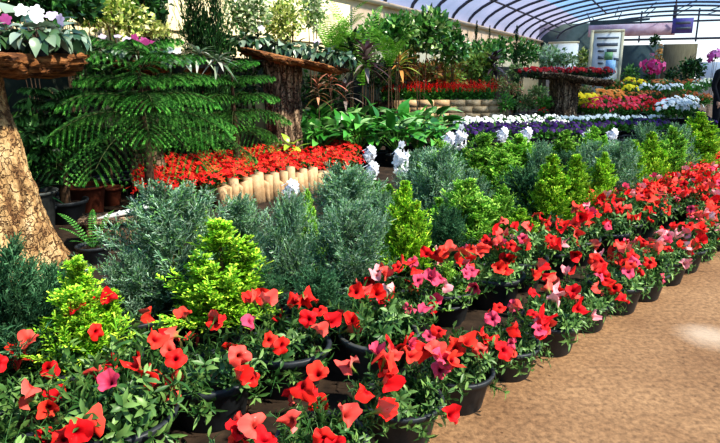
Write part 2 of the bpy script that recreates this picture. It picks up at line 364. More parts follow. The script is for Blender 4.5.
# row edging the aisle
ROWS = [(1.43, .42, .378, 34), (2.03, .30, .385, 33), (2.42, 5.0, .39, 20), (2.5, -.05, .41, 3), (1.72, 6.0, .39, 18), (2.2, 5.6, .39, 18)]
RN = ['in the row edging the brown floor', 'in the inner row beside the young conifers', 'in the far innermost row, beside golden thujas', 'in the short row below the dark juniper', 'in the far outer rows', 'in the far inner rows']
NFAR = 0
for ri, (t0, s0, ds, n) in enumerate(ROWS):
    shown = 0
    for k in range(n):
        s = s0+ds*k+random.uniform(-.03, .03); t = t0+rowt(s)+random.uniform(-.04, .04)*(0.3 if ri == 0 else 1)
        x, y = xy(s, t)
        # keep what the photograph can see
        f = y*cP+H*sP; px = CX+F*x/f
        if px < -70 or px > 790 or y < 1.2: continue
        pyv = CY-F*(y*sP+(.2-H)*cP)/f
        if pyv > 520: continue
        shown += 1
        far = s > 6.2
        nf = int(random.uniform(13, 16)) if ri == 0 else int(random.uniform(15, 19))
        if s < 1.1: nf = 13
        if far: nf = 15
        if far or ri > 3: lab, grp = 'distant red petunia massed with its likes along the far end of the aisle', 'distant massed red petunias'
        else: lab, grp = f'{ORD[shown-1]} red petunia from the camera {RN[ri]}', 'red petunias along the aisle'
        potk = 1 if (ri == 1 and 1.7 < s < 2.1) else 0
        if potk: s, t = 1.87, 1.86; x, y = xy(s, t); nf = 12
        petunia(x, y, lab, grp, nf, potk, random.uniform(.95, 1.08)*(1.2 if s < 6 and ri in (1, 3) else 1), random.uniform(.95, 1.05)*(1.15 if far or s < 1.1 else 1), .07 if s < 1.5 else .24 if ri < 2 else .15)

# ---------------------------------------------------------------- conifers
def conifer(kind, hh, rr, n, seed=0):
    """hh height of the crown, rr radius at its widest; built from many small upswept sprays"""
    m = MB()
    blue = [(.16, .31, .18), (.25, .4, .27), (.09, .22, .11), (.42, .56, .42), (.18, .38, .11)]
    gold = [(.26, .52, .03), (.38, .63, .05), (.14, .38, .03), (.56, .74, .08)]
    green = [(.2, .46, .05), (.34, .6, .08), (.11, .3, .04), (.46, .7, .13)]
    dark = [(.04, .13, .06), (.07, .2, .09), (.03, .09, .03), (.13, .27, .13)]
    cyp = [(.012, .05, .012), (.02, .08, .02), (.008, .03, .01), (.05, .14, .03)]
    cols = dict(blue=blue, gold=gold, green=green, dark=dark, cypress=cyp)[kind]
    # branches
    jun = kind in ('blue', 'dark'); cyp_ = kind == 'cypress'
    u = np.sort(rng.uniform(0, 1, n)); a = rng.uniform(0, 2*np.pi, n)
    if jun:
        u = .12+.88*u; prof = np.clip(np.sin(np.pi*np.clip(.20+.74*u, 0, 1)), 0, 1)**.75; rise = .55+.9*u*rng.uniform(.6, 1.4, n)
    elif cyp_:
        prof = np.clip(np.minimum(u*6+.6, (1-u)*2.2+.05), 0, 1); rise = rng.uniform(1.6, 2.6, n)
    else:
        u = .1+.9*u**1.1; prof = np.clip(np.minimum(u*3+.55, (1-u)**.85*1.25+.02), 0, 1); rise = 1.5+1.6*u*rng.uniform(.7, 1.3, n)
    lump = 1+.22*np.sin(3*a+u*9)+.12*np.sin(5*a-u*14)
    bl = rr*prof*lump*np.where(rng.uniform(0, 1, n) < .6, rng.uniform(.85, 1.12, n), rng.uniform(.4, .85, n)); zt_ = u*hh
    z0 = np.maximum(.0, zt_-rise*bl)
    dh = np.stack([np.cos(a), np.sin(a), np.zeros(n)], 1)
    base = np.stack([np.zeros(n), np.zeros(n), z0], 1)+rng.normal(scale=.004, size=(n, 3))
    if not jun and not cyp_:
        lid = rng.choice(4, n, p=[.5, .2, .17, .13]); la = rng.uniform(0, 6.28)+np.array([0, 0, 2.1, 4.2]); lh = np.array([1, .82, .66, .74]); lo = np.array([0, .34, .48, .4])*rr; lr = np.array([.72, .42, .4, .4])
        bl *= lr[lid]; zt_ *= lh[lid]; offv = np.stack([np.cos(la)*lo, np.sin(la)*lo, 0*lo], 1)[lid]
        z0 = np.maximum(0, zt_-rise*bl); base = np.stack([np.zeros(n), np.zeros(n), z0], 1)+offv*np.clip(.35+z0/hh, 0, 1)[:, None]+rng.normal(scale=.004, size=(n, 3))
    vec = dh*bl[:, None]+UP*(zt_-z0)[:, None]; BL = np.linalg.norm(vec, axis=1); bd = nz(vec)
    m.tube([(0, 0, -.05), (0, 0, hh*.5), (0, 0, hh*.93)], [.010, .006, .001], (.12, .07, .03), k=5)
    kt = {True: 15, False: 13}[jun] if not cyp_ else 8
    T = np.clip(np.linspace(.12, 1, kt)[None]+rng.uniform(-.04, .04, (n, kt)), .05, 1)
    P = base[:, None]+bd[:, None]*(BL[:, None]*T)[..., None]+UP*((.14 if not jun else .05)*BL[:, None]*T*(T-.9))[..., None]
    out = nz(np.cross(bd, UP)+rng.normal(scale=.3, size=(n, 3)))
    sgn = np.where(np.arange(kt) % 2 == 0, 1., -1.)[None, :, None]
    TD = nz(bd[:, None]+out[:, None]*sgn*(.8 if jun else .6)+rng.normal(scale=.28, size=(n, kt, 3))+UP*(.15 if jun else .45))
    TL = (BL[:, None]*(.36-.26*T)+.012)*rng.uniform(.7, 1.3, (n, kt))
    TL = np.minimum(TL, .075 if not cyp_ else .14)
    P = P.reshape(-1, 3); TD = TD.reshape(-1, 3); TL = TL.ravel()
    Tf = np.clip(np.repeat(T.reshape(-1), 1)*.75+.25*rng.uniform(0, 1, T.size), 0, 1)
    brc = np.repeat(rng.uniform(.6, 1.35, n), kt)[:, None]
    kn = 7 if not cyp_ else 4
    wd = {'blue': .0042, 'dark': .0042, 'gold': .0050, 'green': .0048, 'cypress': .012}[kind]
    m_ = len(P)
    for i in range(kn):
        f = (i+.3)/kn
        sd = nz(np.cross(TD, out.repeat(kt, 0)*.6+rng.normal(scale=.6, size=(m_, 3))))
        nd = nz(TD*1.0+sd*(.75 if i % 2 else -.75)*rng.uniform(.6, 1.1, (m_, 1))) if i < kn-1 else TD
        pb = P+TD*(TL*f)[:, None]
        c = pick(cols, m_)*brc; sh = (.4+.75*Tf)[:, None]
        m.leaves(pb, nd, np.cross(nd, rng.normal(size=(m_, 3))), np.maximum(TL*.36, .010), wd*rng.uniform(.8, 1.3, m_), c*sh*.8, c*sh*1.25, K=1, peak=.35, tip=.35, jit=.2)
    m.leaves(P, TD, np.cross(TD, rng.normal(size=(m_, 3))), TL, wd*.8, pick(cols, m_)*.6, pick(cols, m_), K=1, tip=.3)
    V = np.concatenate(m.v); r_ = np.quantile(np.hypot(V[:, 0], V[:, 1]), .985); zt_ = np.quantile(V[:, 2], .9995)
    for v in m.v: v[:, :2] *= rr/r_; v[:, 2] *= hh/zt_
    return m.mesh('foliage', NEEDLE)
CO = {
 'blue': [(conifer('blue', .5, .24, 210, i), .5, .24) for i in range(4)],
 'gold': [(conifer('gold', .5, .15, 230, i), .5, .15) for i in range(4)],
 'green': [(conifer('green', .45, .16, 210, i), .45, .16) for i in range(3)],
 'dark': [(conifer('dark', .4, .22, 190, i), .4, .22) for i in range(2)],
 'cypress': [(conifer('cypress', 2.4, .26, 300, i), 2.4, .26) for i in range(2)],
}
CN = {'blue': 'blue_juniper', 'gold': 'golden_thuja', 'green': 'green_thuja', 'dark': 'dark_juniper', 'cypress': 'slender_cypress'}
cidx = 0
def plant_conifer(kind, px, tipy, basey, wpx, label, group=None, d=None):
    global cidx
    if d is None: x, y = at(px, basey, 0)
    else: x, y, _ = atY(px, 70, d)
    while x*B[0]+y*B[1]+wpx*y/F/2 > WD-.45: x *= .98; y *= .98
    z = atY(px, tipy, y)[2]
    f = y*cP+(H-z*.5)*sP; w = wpx*f/F/2
    cidx += 1
    me, h0, r0 = CO[kind][cidx % len(CO[kind])]
    root = thing(CN[kind], label, {'blue': 'juniper', 'dark': 'juniper', 'gold': 'thuja', 'green': 'thuja', 'cypress': 'cypress'}[kind], (x, y, 0), 0, group)
    ps = max(.75, min(1.1, w/.14)) if kind != 'cypress' else 1.5
    add_pot(root, 0, ps)
    zb = PH*ps-.04
    hh = max(z-zb, .2)
    link('foliage', me, root, (0, 0, zb), (random.uniform(-.05, .05), random.uniform(-.05, .05), random.uniform(0, 6)), (w/r0*1.05, w/r0*1.05, hh/h0))
    return root
G = 'young golden thujas in pots'; GB = 'young blue junipers in pots'
for a in [
 ('gold', 92, 258, 400, 88, 'golden thuja, nearest one to the camera, beside the dark juniper'),
 ('gold', 226, 220, 348, 98, 'golden thuja rising before the large blue juniper'),
 ('gold', 205, 204, 300, 40, 'yellow-green thuja half buried inside the large blue juniper'),
 ('gold', 406, 180, 296, 56, 'slender golden thuja beside the white flower spike, petunias at its foot'),
 ('green', 461, 178, 262, 72, 'broad lime green thuja right of the slender golden one'),
 ('green', 312, 190, 292, 30, 'narrow green thuja between two blue junipers'),
 ('green', 500, 184, 258, 42, 'small sparse thuja with whitish stems beside dark gap'),
 ('gold', 518, 208, 262, 40, 'low yellow-green thuja touched by orange red petunias'),
 ('gold', 545, 154, 240, 52, 'tall golden thuja, larger of a touching pair behind petunias'),
 ('gold', 572, 154, 238, 42, 'slim golden thuja, second of a touching pair behind petunias'),
 ('gold', 594, 152, 228, 36, 'slim golden thuja beside a blue juniper, red petunias before it'),
 ('gold', 630, 140, 214, 40, 'narrow bright golden thuja standing free by the massed petunias'),
 ('gold', 646, 132, 206, 42, 'golden thuja, middle of the far trio'),
 ('green', 662, 126, 198, 44, 'taller green thuja at the back of the far trio'),
 ('gold', 689, 112, 186, 50, 'bushy golden thuja farthest along the bed'),
 ('green', 715, 128, 176, 26, 'green thuja beside the end of the pansies'),
 ('green', 480, 134, 205, 62, 'feathery mid green conifer under the white pansies'),
 ('green', 515, 134, 200, 62, 'feathery mid green conifer beside the purple pansies'),
 ('green', 560, 130, 192, 56, 'feathery mid green conifer behind the touching golden pair'),
 ('green', 436, 140, 218, 44, 'feathery green conifer behind the broad lime thuja'),
 ('green', 590, 126, 182, 40, 'feathery green conifer at the back under purple pansies'),
 ('green', 500, 150, 218, 60, 'fresh green conifer before the feathery ones'),
 ('green', 446, 262, 322, 40, 'small green conifer poking up between the two petunia rows'),
 ('green', 388, 184, 235, 34, 'green conifer tuft under the double white flower spike'),
]: plant_conifer(*a[:6], G if a[0] == 'gold' else 'young green conifers in pots')
for a in [
 ('dark', 22, 240, 400, 125, 'dark green spreading juniper at the foot of the big pale trunk'),
 ('dark', 62, 262, 352, 70, 'dark juniper between the trunk and the golden thuja'),
 ('blue', 178, 178, 330, 136, 'largest blue-grey juniper, broad and shaggy'),
 ('blue', 138, 250, 345, 56, 'low blue juniper at the left foot of the largest one'),
 ('blue', 244, 192, 290, 66, 'blue juniper between the largest one and the white flower head'),
 ('blue', 290, 190, 312, 66, 'upright blue juniper under the white flower head'),
 ('blue', 344, 160, 258, 84, 'arching grey-green juniper before the red flower bed'),
 ('blue', 350, 200, 312, 86, 'dense blue juniper behind the salmon petunia flowers'),
 ('dark', 318, 268, 345, 64, 'low dark juniper wedged among petunia pots'),
 ('blue', 380, 190, 262, 44, 'small blue juniper beside the white flower spike'),
 ('blue', 438, 144, 246, 74, 'wide blue-green juniper behind the broad lime thuja'),
 ('blue', 468, 168, 240, 40, 'blue juniper behind the lime thuja, before green conifers'),
 ('dark', 520, 165, 236, 60, 'dark juniper in the shaded gap behind the golden pair'),
 ('blue', 537, 140, 205, 34, 'blue juniper under the purple pansies'),
 ('blue', 612, 138, 218, 54, 'blue juniper between two golden thujas'),
 ('blue', 585, 140, 210, 46, 'blue juniper at the back of the golden pair'),
 ('dark', 560, 150, 232, 50, 'dark juniper wedged behind the golden pair'),
 ('blue', 640, 122, 190, 40, 'blue juniper behind the far golden trio'),
 ('blue', 672, 122, 190, 36, 'blue juniper between the far trio and the bushy golden thuja'),
 ('dark', 700, 125, 178, 30, 'dark conifer beside the bushy golden thuja'),
 ('dark', 445, 205, 283, 50, 'dark juniper at the foot of the lime thuja'),
 ('dark', 258, 262, 335, 66, 'dusky juniper behind red petunias, right of the golden thuja'),
 ('blue', 412, 148, 215, 36, 'bluish juniper behind the white flower spike'),
]: plant_conifer(*a[:6], GB)

# ---------------------------------------------------------------- generic foliage makers
def crown(rx, rz, n, ll, lw, cols, p=None, K=2, fold=.3, surf=.45, curl=.3, shape=0, upb=.2, jit=.3):
    m = MB(); d = rdir(n); r = rng.uniform(0, 1, n)**surf
    P = d*r[:, None]*np.array([rx, rx, rz])
    if shape == 1:   # cone
        k = (1-(P[:, 2]/rz+1)/2); P[:, :2] *= (.15+1.1*k)[:, None]
    nb = 7          # lumpy crown
    cen = rdir(nb)*np.array([rx, rx, rz])*.55; P = P*.62+cen[rng.integers(0, nb, n)]*.6
    dd = nz(d+rng.normal(scale=.5, size=(n, 3))+UP*upb)
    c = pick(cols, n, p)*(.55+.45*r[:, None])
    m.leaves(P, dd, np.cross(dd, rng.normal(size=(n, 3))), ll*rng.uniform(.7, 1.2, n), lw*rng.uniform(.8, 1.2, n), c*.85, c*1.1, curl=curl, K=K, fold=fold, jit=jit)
    return m
def stem_mb(z0, z1, r=.012, n=3, spread=.1):
    m = MB()
    for i in range(n):
        a = random.uniform(0, 6.28); q = random.uniform(.3, 1)*spread
        t = np.linspace(0, 1, 6)[:, None]
        pts = np.array([[math.cos(a)*.02, math.sin(a)*.02, z0]])*(1-t)+np.array([[math.cos(a)*q, math.sin(a)*q, z1]])*t
        m.tube(pts, np.linspace(r, r*.5, 6), (.1, .06, .03), k=6)
    return m
def bush(name, cat, label, px, ty, by, wpx, d, ll, lw, cols, n=900, mat=None, p=None, group=None, shape=0, curl=.3, upb=.2, potk=0, surf=.45, base_z=0., fl=None):
    x, y, zt = atY(px, ty, d); zb = max(atY(px, by, d)[2], base_z+.12)
    while (x*B[0]+y*B[1])+wpx*d/(F*1.03)/2 > WD-.3 and d > 3: d -= .1; x, y, zt = atY(px, ty, d); zb = max(atY(px, by, d)[2], base_z+.12)
    w = wpx*d/(F*1.03)/2; rz = (zt-zb)/2; zc = (zt+zb)/2
    root = thing(name, label, cat, (x, y, base_z), 0, group)
    add_pot(root, potk, 1.2 if base_z == 0 else .8)
    link('stem', stem_mb(.1, zc-base_z, .014 if rz > .3 else .006, 3 if rz > .3 else 4, w*.5).mesh('stem', WOODY), root)
    link('foliage', crown(w, rz, n, ll, lw, cols, p, shape=shape, curl=curl, upb=upb, surf=surf).mesh('foliage', mat or LEAF), root, (0, 0, zc-base_z))
    if fl:
        m = MB(); k = fl[0]; dd = rdir(k, .4); P = dd*np.array([w, w, rz])*rng.uniform(.35, 1.1, (k, 1)); blossom(m, P, dd, fl[1], fl[2])
        tag(link('blossoms', m.mesh('blossoms', PETAL), root, (0, 0, zc-base_z)), kind='stuff')
    return root
def blossom(m, P, dd, R, cols, petals=5, cup=.35, W=.5):
    """little open flowers: petals radiating about each direction"""
    n = len(P); P = np.asarray(P, float); dd = nz(dd)
    x = nz(np.cross(dd, rng.normal(size=(n, 3)))); y = np.cross(dd, x)
    c = pick(cols, n)
    for i in range(petals):
        a = 2*math.pi*i/petals
        r = x*math.cos(a)+y*math.sin(a); pd = nz(r+dd*cup)
        m.leaves(P, pd, np.cross(pd, dd), R*rng.uniform(.85, 1.1, n), R*W, c*.9, c, K=2, curl=.25, peak=.6, tip=.4, jit=.08)
def fern(n, L, up, cols, pin=.11, droop=1.0, kp=22):
    m = MB()
    for i in range(n):
        a = i*2.4+random.uniform(-.3, .3); u = up*random.uniform(.7, 1.3); l = L*random.uniform(.7, 1.1)
        dh = np.array([math.cos(a), math.sin(a), 0]); t = np.linspace(0, 1, kp)[:, None]
        pts = dh*l*t*.75+UP*(u*l*t-droop*.55*u*l*t**2.2)+np.array([0, 0, 0])
        m.tube(pts[::3], np.linspace(.004, .0015, len(pts[::3])), L_(*cols[0])*.8, k=3)
        tg = nz(np.gradient(pts, axis=0)); sd = nz(np.cross(tg, UP+1e-3)); w = pin*np.sin(np.pi*np.clip(t[:, 0]*.9+.12, 0, 1))**.7*l/.6
        for sg in (1, -1):
            dd = nz(sd*sg+tg*.35-UP*.1); c = pick(cols, kp)
            m.leaves(pts, dd, tg, w, .30*l/kp*1.3, c*.85, c*1.1, curl=.12, K=2, peak=.3)
    return m
def strap(n, L, W, cols, up=1., droop=.8, stemh=.3, fold=.3, K=5):
    m = MB(); u = np.linspace(0, 1, n); a = np.arange(n)*2.4
    dh = np.stack([np.cos(a), np.sin(a), np.zeros(n)], 1)
    dd = nz(dh+UP*(up*(.1+1.6*u))[:, None]); b = np.stack([np.zeros(n), np.zeros(n), stemh*(.2+.8*u)], 1)
    c = pick(cols, n)
    m.leaves(b, dd, np.cross(dd, UP+1e-3), L*rng.uniform(.7, 1.1, n), W*rng.uniform(.8, 1.2, n), c*.8, c*1.1, curl=droop*(1-.6*u), K=K, fold=fold, peak=.45, tip=.03, jit=.2)
    m.tube([(0, 0, -.05), (0, 0, stemh)], [.015, .008], (.06, .04, .02), k=6)
    return m
def broad(n, L, W, h, cols, K=5, rad=.16, outl=.7, stem=(.12, .3, .05), dn=.0):
    """rosette of broad leaves on stalks (hosta, cyclamen)"""
    m = MB(); a = np.arange(n)*2.4; q = np.sqrt((np.arange(n)+.5)/n)
    for i in range(n):
        dh = np.array([math.cos(a[i]), math.sin(a[i]), 0]); hh = h*(1.1-.55*q[i])*random.uniform(.8, 1.15); rr = rad*q[i]
        t = np.linspace(0, 1, 4)[:, None]
        m.tube(dh*rr*t**1.3+UP*hh*t, [.004, .003, .003, .002], stem, k=4)
    dh = np.stack([np.cos(a), np.sin(a), np.zeros(n)], 1); hh = h*(1.1-.55*q)*rng.uniform(.85, 1.1, n)
    P = dh*(rad*q)[:, None]+UP*hh[:, None]; dd = nz(dh*outl+UP*(.7-(.6+dn)*q)[:, None]+rng.normal(scale=.2, size=(n, 3)))
    c = pick(cols, n)
    m.leaves(P, dd, np.cross(dd, UP+.01)+rng.normal(scale=.25, size=(n, 3)), L*rng.uniform(.75, 1.15, n), W*rng.uniform(.8, 1.15, n), c*.85, c*1.1, curl=.45, K=K, fold=.25, peak=.38, tip=.03)
    return m
def place(name, cat, label, mb, mat, loc, group=None, pot=None, zb=None, rz=None, partname='foliage', scale=1.):
    root = thing(name, label, cat, loc, 0, group)
    if pot is not None: add_pot(root, pot[0], pot[1]); 
    z = (PH*pot[1]-.03 if pot else 0) if zb is None else zb
    me = mb if isinstance(mb, bpy.types.Mesh) else mb.mesh(partname, mat)
    link(partname, me, root, (0, 0, z), (0, 0, random.uniform(0, 6) if rz is None else rz), scale)
    return root

# ---------------------------------------------------------------- log tables
def log_trunk(h, r0, r1, lean, seed, flare=1.25, k=84, m_=70, rough=.07):
    r = random.Random(seed); m = MB(); ph = [r.uniform(0, 6) for _ in range(8)]; V = []
    for i in range(m_+1):
        t = i/m_; z = h*t
        base = r1+(r0-r1)*(1-t); base *= 1+(flare-1)*math.exp(-t*7)+.12*math.exp(-(1-t)*9)
        for j in range(k):
            a = 2*math.pi*j/k
            q = 1+rough*(math.sin(3*a+ph[0]+t*1.2)+.7*math.sin(5*a+ph[1]-t*2)+.5*math.sin(9*a+ph[2]+t*5)+.35*math.sin(17*a+ph[3]+8*t)+.3*math.sin(t*23+ph[4]+2*a))*(1+1.2*math.exp(-t*5))
            q += rough*.22*r.uniform(-1, 1)-rough*1.1*abs(math.sin(6*a+ph[5]+1.6*math.sin(t*7+ph[6])+.6*math.sin(t*19+a*2)))**.5*abs(math.sin(t*11+3*a+ph[7]))
            V.append((base*q*math.cos(a)+lean[0]*t, base*q*math.sin(a)+lean[1]*t, z))
    f = [(i*k+j, i*k+(j+1) % k, (i+1)*k+(j+1) % k, (i+1)*k+j) for i in range(m_) for j in range(k)]
    m.add(V, f, (1, 1, 1)); return m
def slab(rx, ry, th, seed, k=180):
    r = random.Random(seed); m = MB(); ph = [r.uniform(0, 6) for _ in range(6)]; prof = [(.0, 0), (.72, .0), (.86, .12), (.93, .22), (.91, .3), (.99, .45), (.96, .56), (1.03, .7), (1.0, .82), (.98, .93), (.9, 1.), (0, 1.)]; V = []
    for (q, z) in prof:
        for j in range(k):
            a = 2*math.pi*j/k
            w = 1+.07*math.sin(2*a+ph[0])+.06*math.sin(3*a+ph[1])+.04*math.sin(7*a+ph[2])+.02*math.sin(15*a+ph[3])+.018*r.uniform(-1, 1)+.03*math.sin(23*a+ph[5]+6*z)*(q > .8)
            V.append((q*rx*w*math.cos(a), q*ry*w*math.sin(a), th*(z+(.22*math.sin(5*a+ph[4])+.12*r.uniform(-1, 1))*(1 if q > .7 and z < .9 else .15))))
    n = len(prof); f = [(i*k+j, i*k+(j+1) % k, (i+1)*k+(j+1) % k, (i+1)*k+j) for i in range(n-1) for j in range(k)]
    m.add(V, f, (1, 1, 1)); return m
def table(px, d, topy, r, th, tr0, tr1, label, bark, wood, lean=(0, 0), off=(0, 0), tilt=(0, 0), flare=1.25, seed=1, ry=None):
    x, y, zt = atY(px, topy, d)
    root = thing('log_table', label, 'table', (x, y, 0))
    link('trunk', log_trunk(zt-th*.6, tr0, tr1, lean, seed, flare).mesh('trunk', bark), root, (off[0], off[1], 0))
    s = link('table_top', slab(r, ry or r, th, seed+5).mesh('table_top', wood), root, (0, 0, zt-th), (tilt[0], tilt[1], 0))
    return (x, y, zt)
T1 = table(-22, 4.15, 54, .6, .13, .27, .19, 'log table with rough orange-brown slab and big pale flaking trunk', BARKL, BARKO, lean=(-.2, 0), off=(.1, -.02), flare=1.38, seed=3)
T2 = table(165, 6.9, 63, .52, .10, .17, .15, 'log table behind the layered pine, orange split slab edge', BARKD, BARKO, seed=11, tilt=(0, .06), off=(-.3, .1))
T3 = table(290, 9.0, 57, .82, .10, .26, .255, 'log table on thick grey-brown trunk beyond the red flower bed', BARKD, BARKO, seed=21, tilt=(0, .2), ry=.6, off=(-.13, 0))
T4 = table(566, 13.2, 75, .95, .12, .3, .29, 'farthest log table, carrying dark red flowers', BARKD, BARKD, seed=31, tilt=(0, .12), ry=.6)

# ---------------------------------------------------------------- layered pine (whorls of comb-like boughs)
def pine_whorl(R, nb, droop, cols, rise=.12):
    m = MB()
    for b in range(nb):
        a = 2*math.pi*b/nb+random.uniform(-.25, .25); l = R*random.uniform(.82, 1.1); dh = np.array([math.cos(a), math.sin(a), 0]); sd = np.array([-math.sin(a), math.cos(a), 0])
        kp = max(8, int(l/.062)); t = np.linspace(.06, 1, kp)[:, None]
        pts = dh*l*t+UP*(rise*l*t*1.6-droop*l*t**2.2)
        m.tube(pts[::2], np.linspace(.007, .003, len(pts[::2])), (.07, .09, .03), k=4)
        tg = nz(np.gradient(pts, axis=0))
        for sg in (1, -1):
            for i in range(kp):
                tl = l*.46*(math.sin(math.pi*min(1, t[i, 0]*.8+.17)))**.8*random.uniform(.85, 1.1)
                tl = max(tl, .05); d0 = nz(sd*sg*.85+tg[i]*.75)
                kk = 13; s_ = np.linspace(0, 1, kk)[:, None]
                q = pts[i]+d0*tl*s_+UP*(.10*tl*s_-.5*tl*s_**2)
                tq = nz(np.gradient(q, axis=0))
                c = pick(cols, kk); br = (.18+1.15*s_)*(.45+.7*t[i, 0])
                # four rows of short needles round each branchlet
                for e in range(6):
                    an = e*2*math.pi/6+.3; xx = nz(np.cross(tq, UP)); yy = np.cross(tq, xx)
                    nd = nz(tq*1.1+(xx*math.cos(an)+yy*math.sin(an))*.7)
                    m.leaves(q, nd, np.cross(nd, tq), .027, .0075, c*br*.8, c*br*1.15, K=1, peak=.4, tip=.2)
    return m
PG = [(.04, .2, .025), (.09, .34, .05), (.18, .48, .09), (.025, .12, .02)]
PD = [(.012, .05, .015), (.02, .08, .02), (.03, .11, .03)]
def pine(px, d, topy, rpx, label, cols, levels=6, low=.62, seed=0, dens=7):
    x, y, zt = atY(px, topy, d); root = thing('layered_pine', label, 'pine tree', (x, y, 0))
    add_pot(root, 0, 1.3)
    m = MB(); m.tube([(0, 0, .15), (.01, 0, zt*.4), (-.01, 0, zt*.7), (0, 0, zt)], [.05, .042, .026, .006], (1, 1, 1), k=12); link('trunk', m.mesh('trunk', WOODY), root)
    R = rpx*d/(F*1.03)
    for i in range(levels):
        u = i/(levels-1); z = low+(zt-.06-low)*u
        rr = R*(1-.5*u**1.6)*random.uniform(.85, 1.08)
        link('branch_whorl', pine_whorl(rr, dens if u < .8 else 5, .5-.15*u, cols, .16+.3*u).mesh('branch_whorl', NEEDLE), root, (0, 0, z), (0, 0, i*.7))
    return root
pine(138, 5.8, 50, 98, 'layered pine with drooping bright green comb-like boughs', PG, levels=6, low=.84)
pine(232, 7.6, 66, 52, 'smaller layered pine showing beside the grey-brown trunk', PG, levels=5, low=.7, dens=6)
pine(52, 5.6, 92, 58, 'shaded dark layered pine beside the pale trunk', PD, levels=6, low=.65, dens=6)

# ---------------------------------------------------------------- dark corner under the pines
x, y = at(38, 232); o = thing('nursery_pot', 'tall empty-looking dark grey pot behind the pale trunk', 'pot', (x, y, 0))
link('pot', pot_mb(.19, .38, .02).mesh('pot', POTG), o); link('soil', soil_mb(.17, .34).mesh('soil', SOIL), o)
m = strap(16, .3, .02, [(.01, .05, .02), (.02, .08, .03)], 1.2, .5, .1); link('foliage', m.mesh('foliage', LEAF), o, (0, 0, .33))
x, y = at(88, 214); o = thing('terracotta_pot', 'shaded terracotta pot in the dark under the pine', 'pot', (x, y, 0))
link('pot', pot_mb(.2, .3, .02).mesh('pot', TERRA), o); link('soil', soil_mb(.18, .26).mesh('soil', SOIL), o)
x, y = at(112, 205); o = thing('terracotta_pot', 'small terracotta pot beside the larger shaded one', 'pot', (x, y, 0))
link('pot', pot_mb(.12, .2, .014).mesh('pot', TERRA), o); link('soil', soil_mb(.1, .17).mesh('soil', SOIL), o)
x, y = at(123, 246)
m = MB(); m.box(-.26, -.035, 0, .26, .035, .03)
for i in range(5): m.box(-.2+.1*i-.008, -.042, .022, -.2+.1*i+.008, .042, .036)
tag(link('white_board', m.mesh('white_board', WHITEPLA, False), None, (x, y, .26), (0, -.22, .25)), 'white painted strip lying slanted among shaded fern leaves', 'board')
m = MB(); m.box(-.3, -.16, 0, .3, .16, .25); m.box(-.32, -.18, .22, .32, .18, .252)
tag(link('wooden_crate', m.mesh('wooden_crate', BARKD, False), None, (x, y+.02, 0), (0, 0, .25)), 'dark low crate in shadow under the white strip', 'crate')
x, y = at(95, 262); place('potted_fern', 'fern', 'small fern with spiky fronds reaching into the dark gap', fern(9, .42, .9, [(.05, .2, .03), (.12, .33, .06)], .05, .8, 20), LEAF, (x, y, 0), pot=(0, .8))

# ---------------------------------------------------------------- red flower bed with stone edging
def red_bed_plant(i):
    f = crown(.19, .15, 200, .055, .012, [(.05, .17, .03), (.1, .26, .05), (.3, .2, .05)], surf=.6, upb=.6).mesh('foliage', LEAF)
    m = MB(); n = 44; d = spherefib(n, .1); P = d*np.array([.19, .19, .13])+rng.normal(scale=.012, size=(n, 3))
    blossom(m, P, nz(d+UP*.4+SUN*.5+rng.normal(scale=.5, size=(n, 3))), .036, [(.9, .045, .03), (.8, .025, .025), (.95, .1, .04), (.7, .02, .02)], 5, .45, .26)
    return f, m.mesh('blossoms', PETAL)
RB = [red_bed_plant(i) for i in range(4)]
for r_ in range(5):
    for k in range(16):
        s = 1.9+.33*k+random.uniform(-.04, .04)+.15*(r_ % 2); t = 5.75+.36*r_+random.uniform(-.04, .04)
        x, y = xy(s, t); f = y*cP+H*sP; px = CX+F*x/f
        if px < 138 or px > 358-3*r_ or math.hypot(x-T3[0], y-T3[1]) < .5: continue
        root = thing('red_bedding_plant', 'low plant smothered in small orange-red starry flowers, massed bed beside the layered pine', 'bedding plant', (x, y, 0), 0, 'red bedding plants in the massed bed')
        add_pot(root, 2, .8); fo, bl = random.choice(RB); sc_ = random.uniform(.92, 1.08)
        link('foliage', fo, root, (0, 0, .22), (0, 0, random.uniform(0, 6)), sc_)
        tag(link('blossoms', bl, root, (0, 0, .25), (0, 0, random.uniform(0, 1)), sc_), kind='stuff')
ES = []
for i in range(3):
    m = MB(); h_ = .20+.04*i
    w_ = .022+.012*i; m.box(-w_, -.05, 0, w_, .05, h_)
    v = m.v[0]; v[4:, 0] *= .75; v[4:, 2] += rng.uniform(-.03, .03, 4); v[:, :2] += rng.normal(scale=.006, size=(8, 2))
    ES.append(m.mesh('edging_stone', STONE, False))
for k in range(58):
    s = 2.35+.068*k; x, y = xy(s, 5.48+random.uniform(-.02, .02)); f = y*cP+H*sP; px = CX+F*x/f
    if px < 222 or px > 335: continue
    tag(link('edging_stone', random.choice(ES), None, (x, y, 0), (0, 0, .75+random.uniform(-.3, .3)), (1, 1, random.uniform(.85, 1.2))), 'upright tan stone in the low edging before the red flower bed', 'edging stone', 'tan edging stones of the red bed')

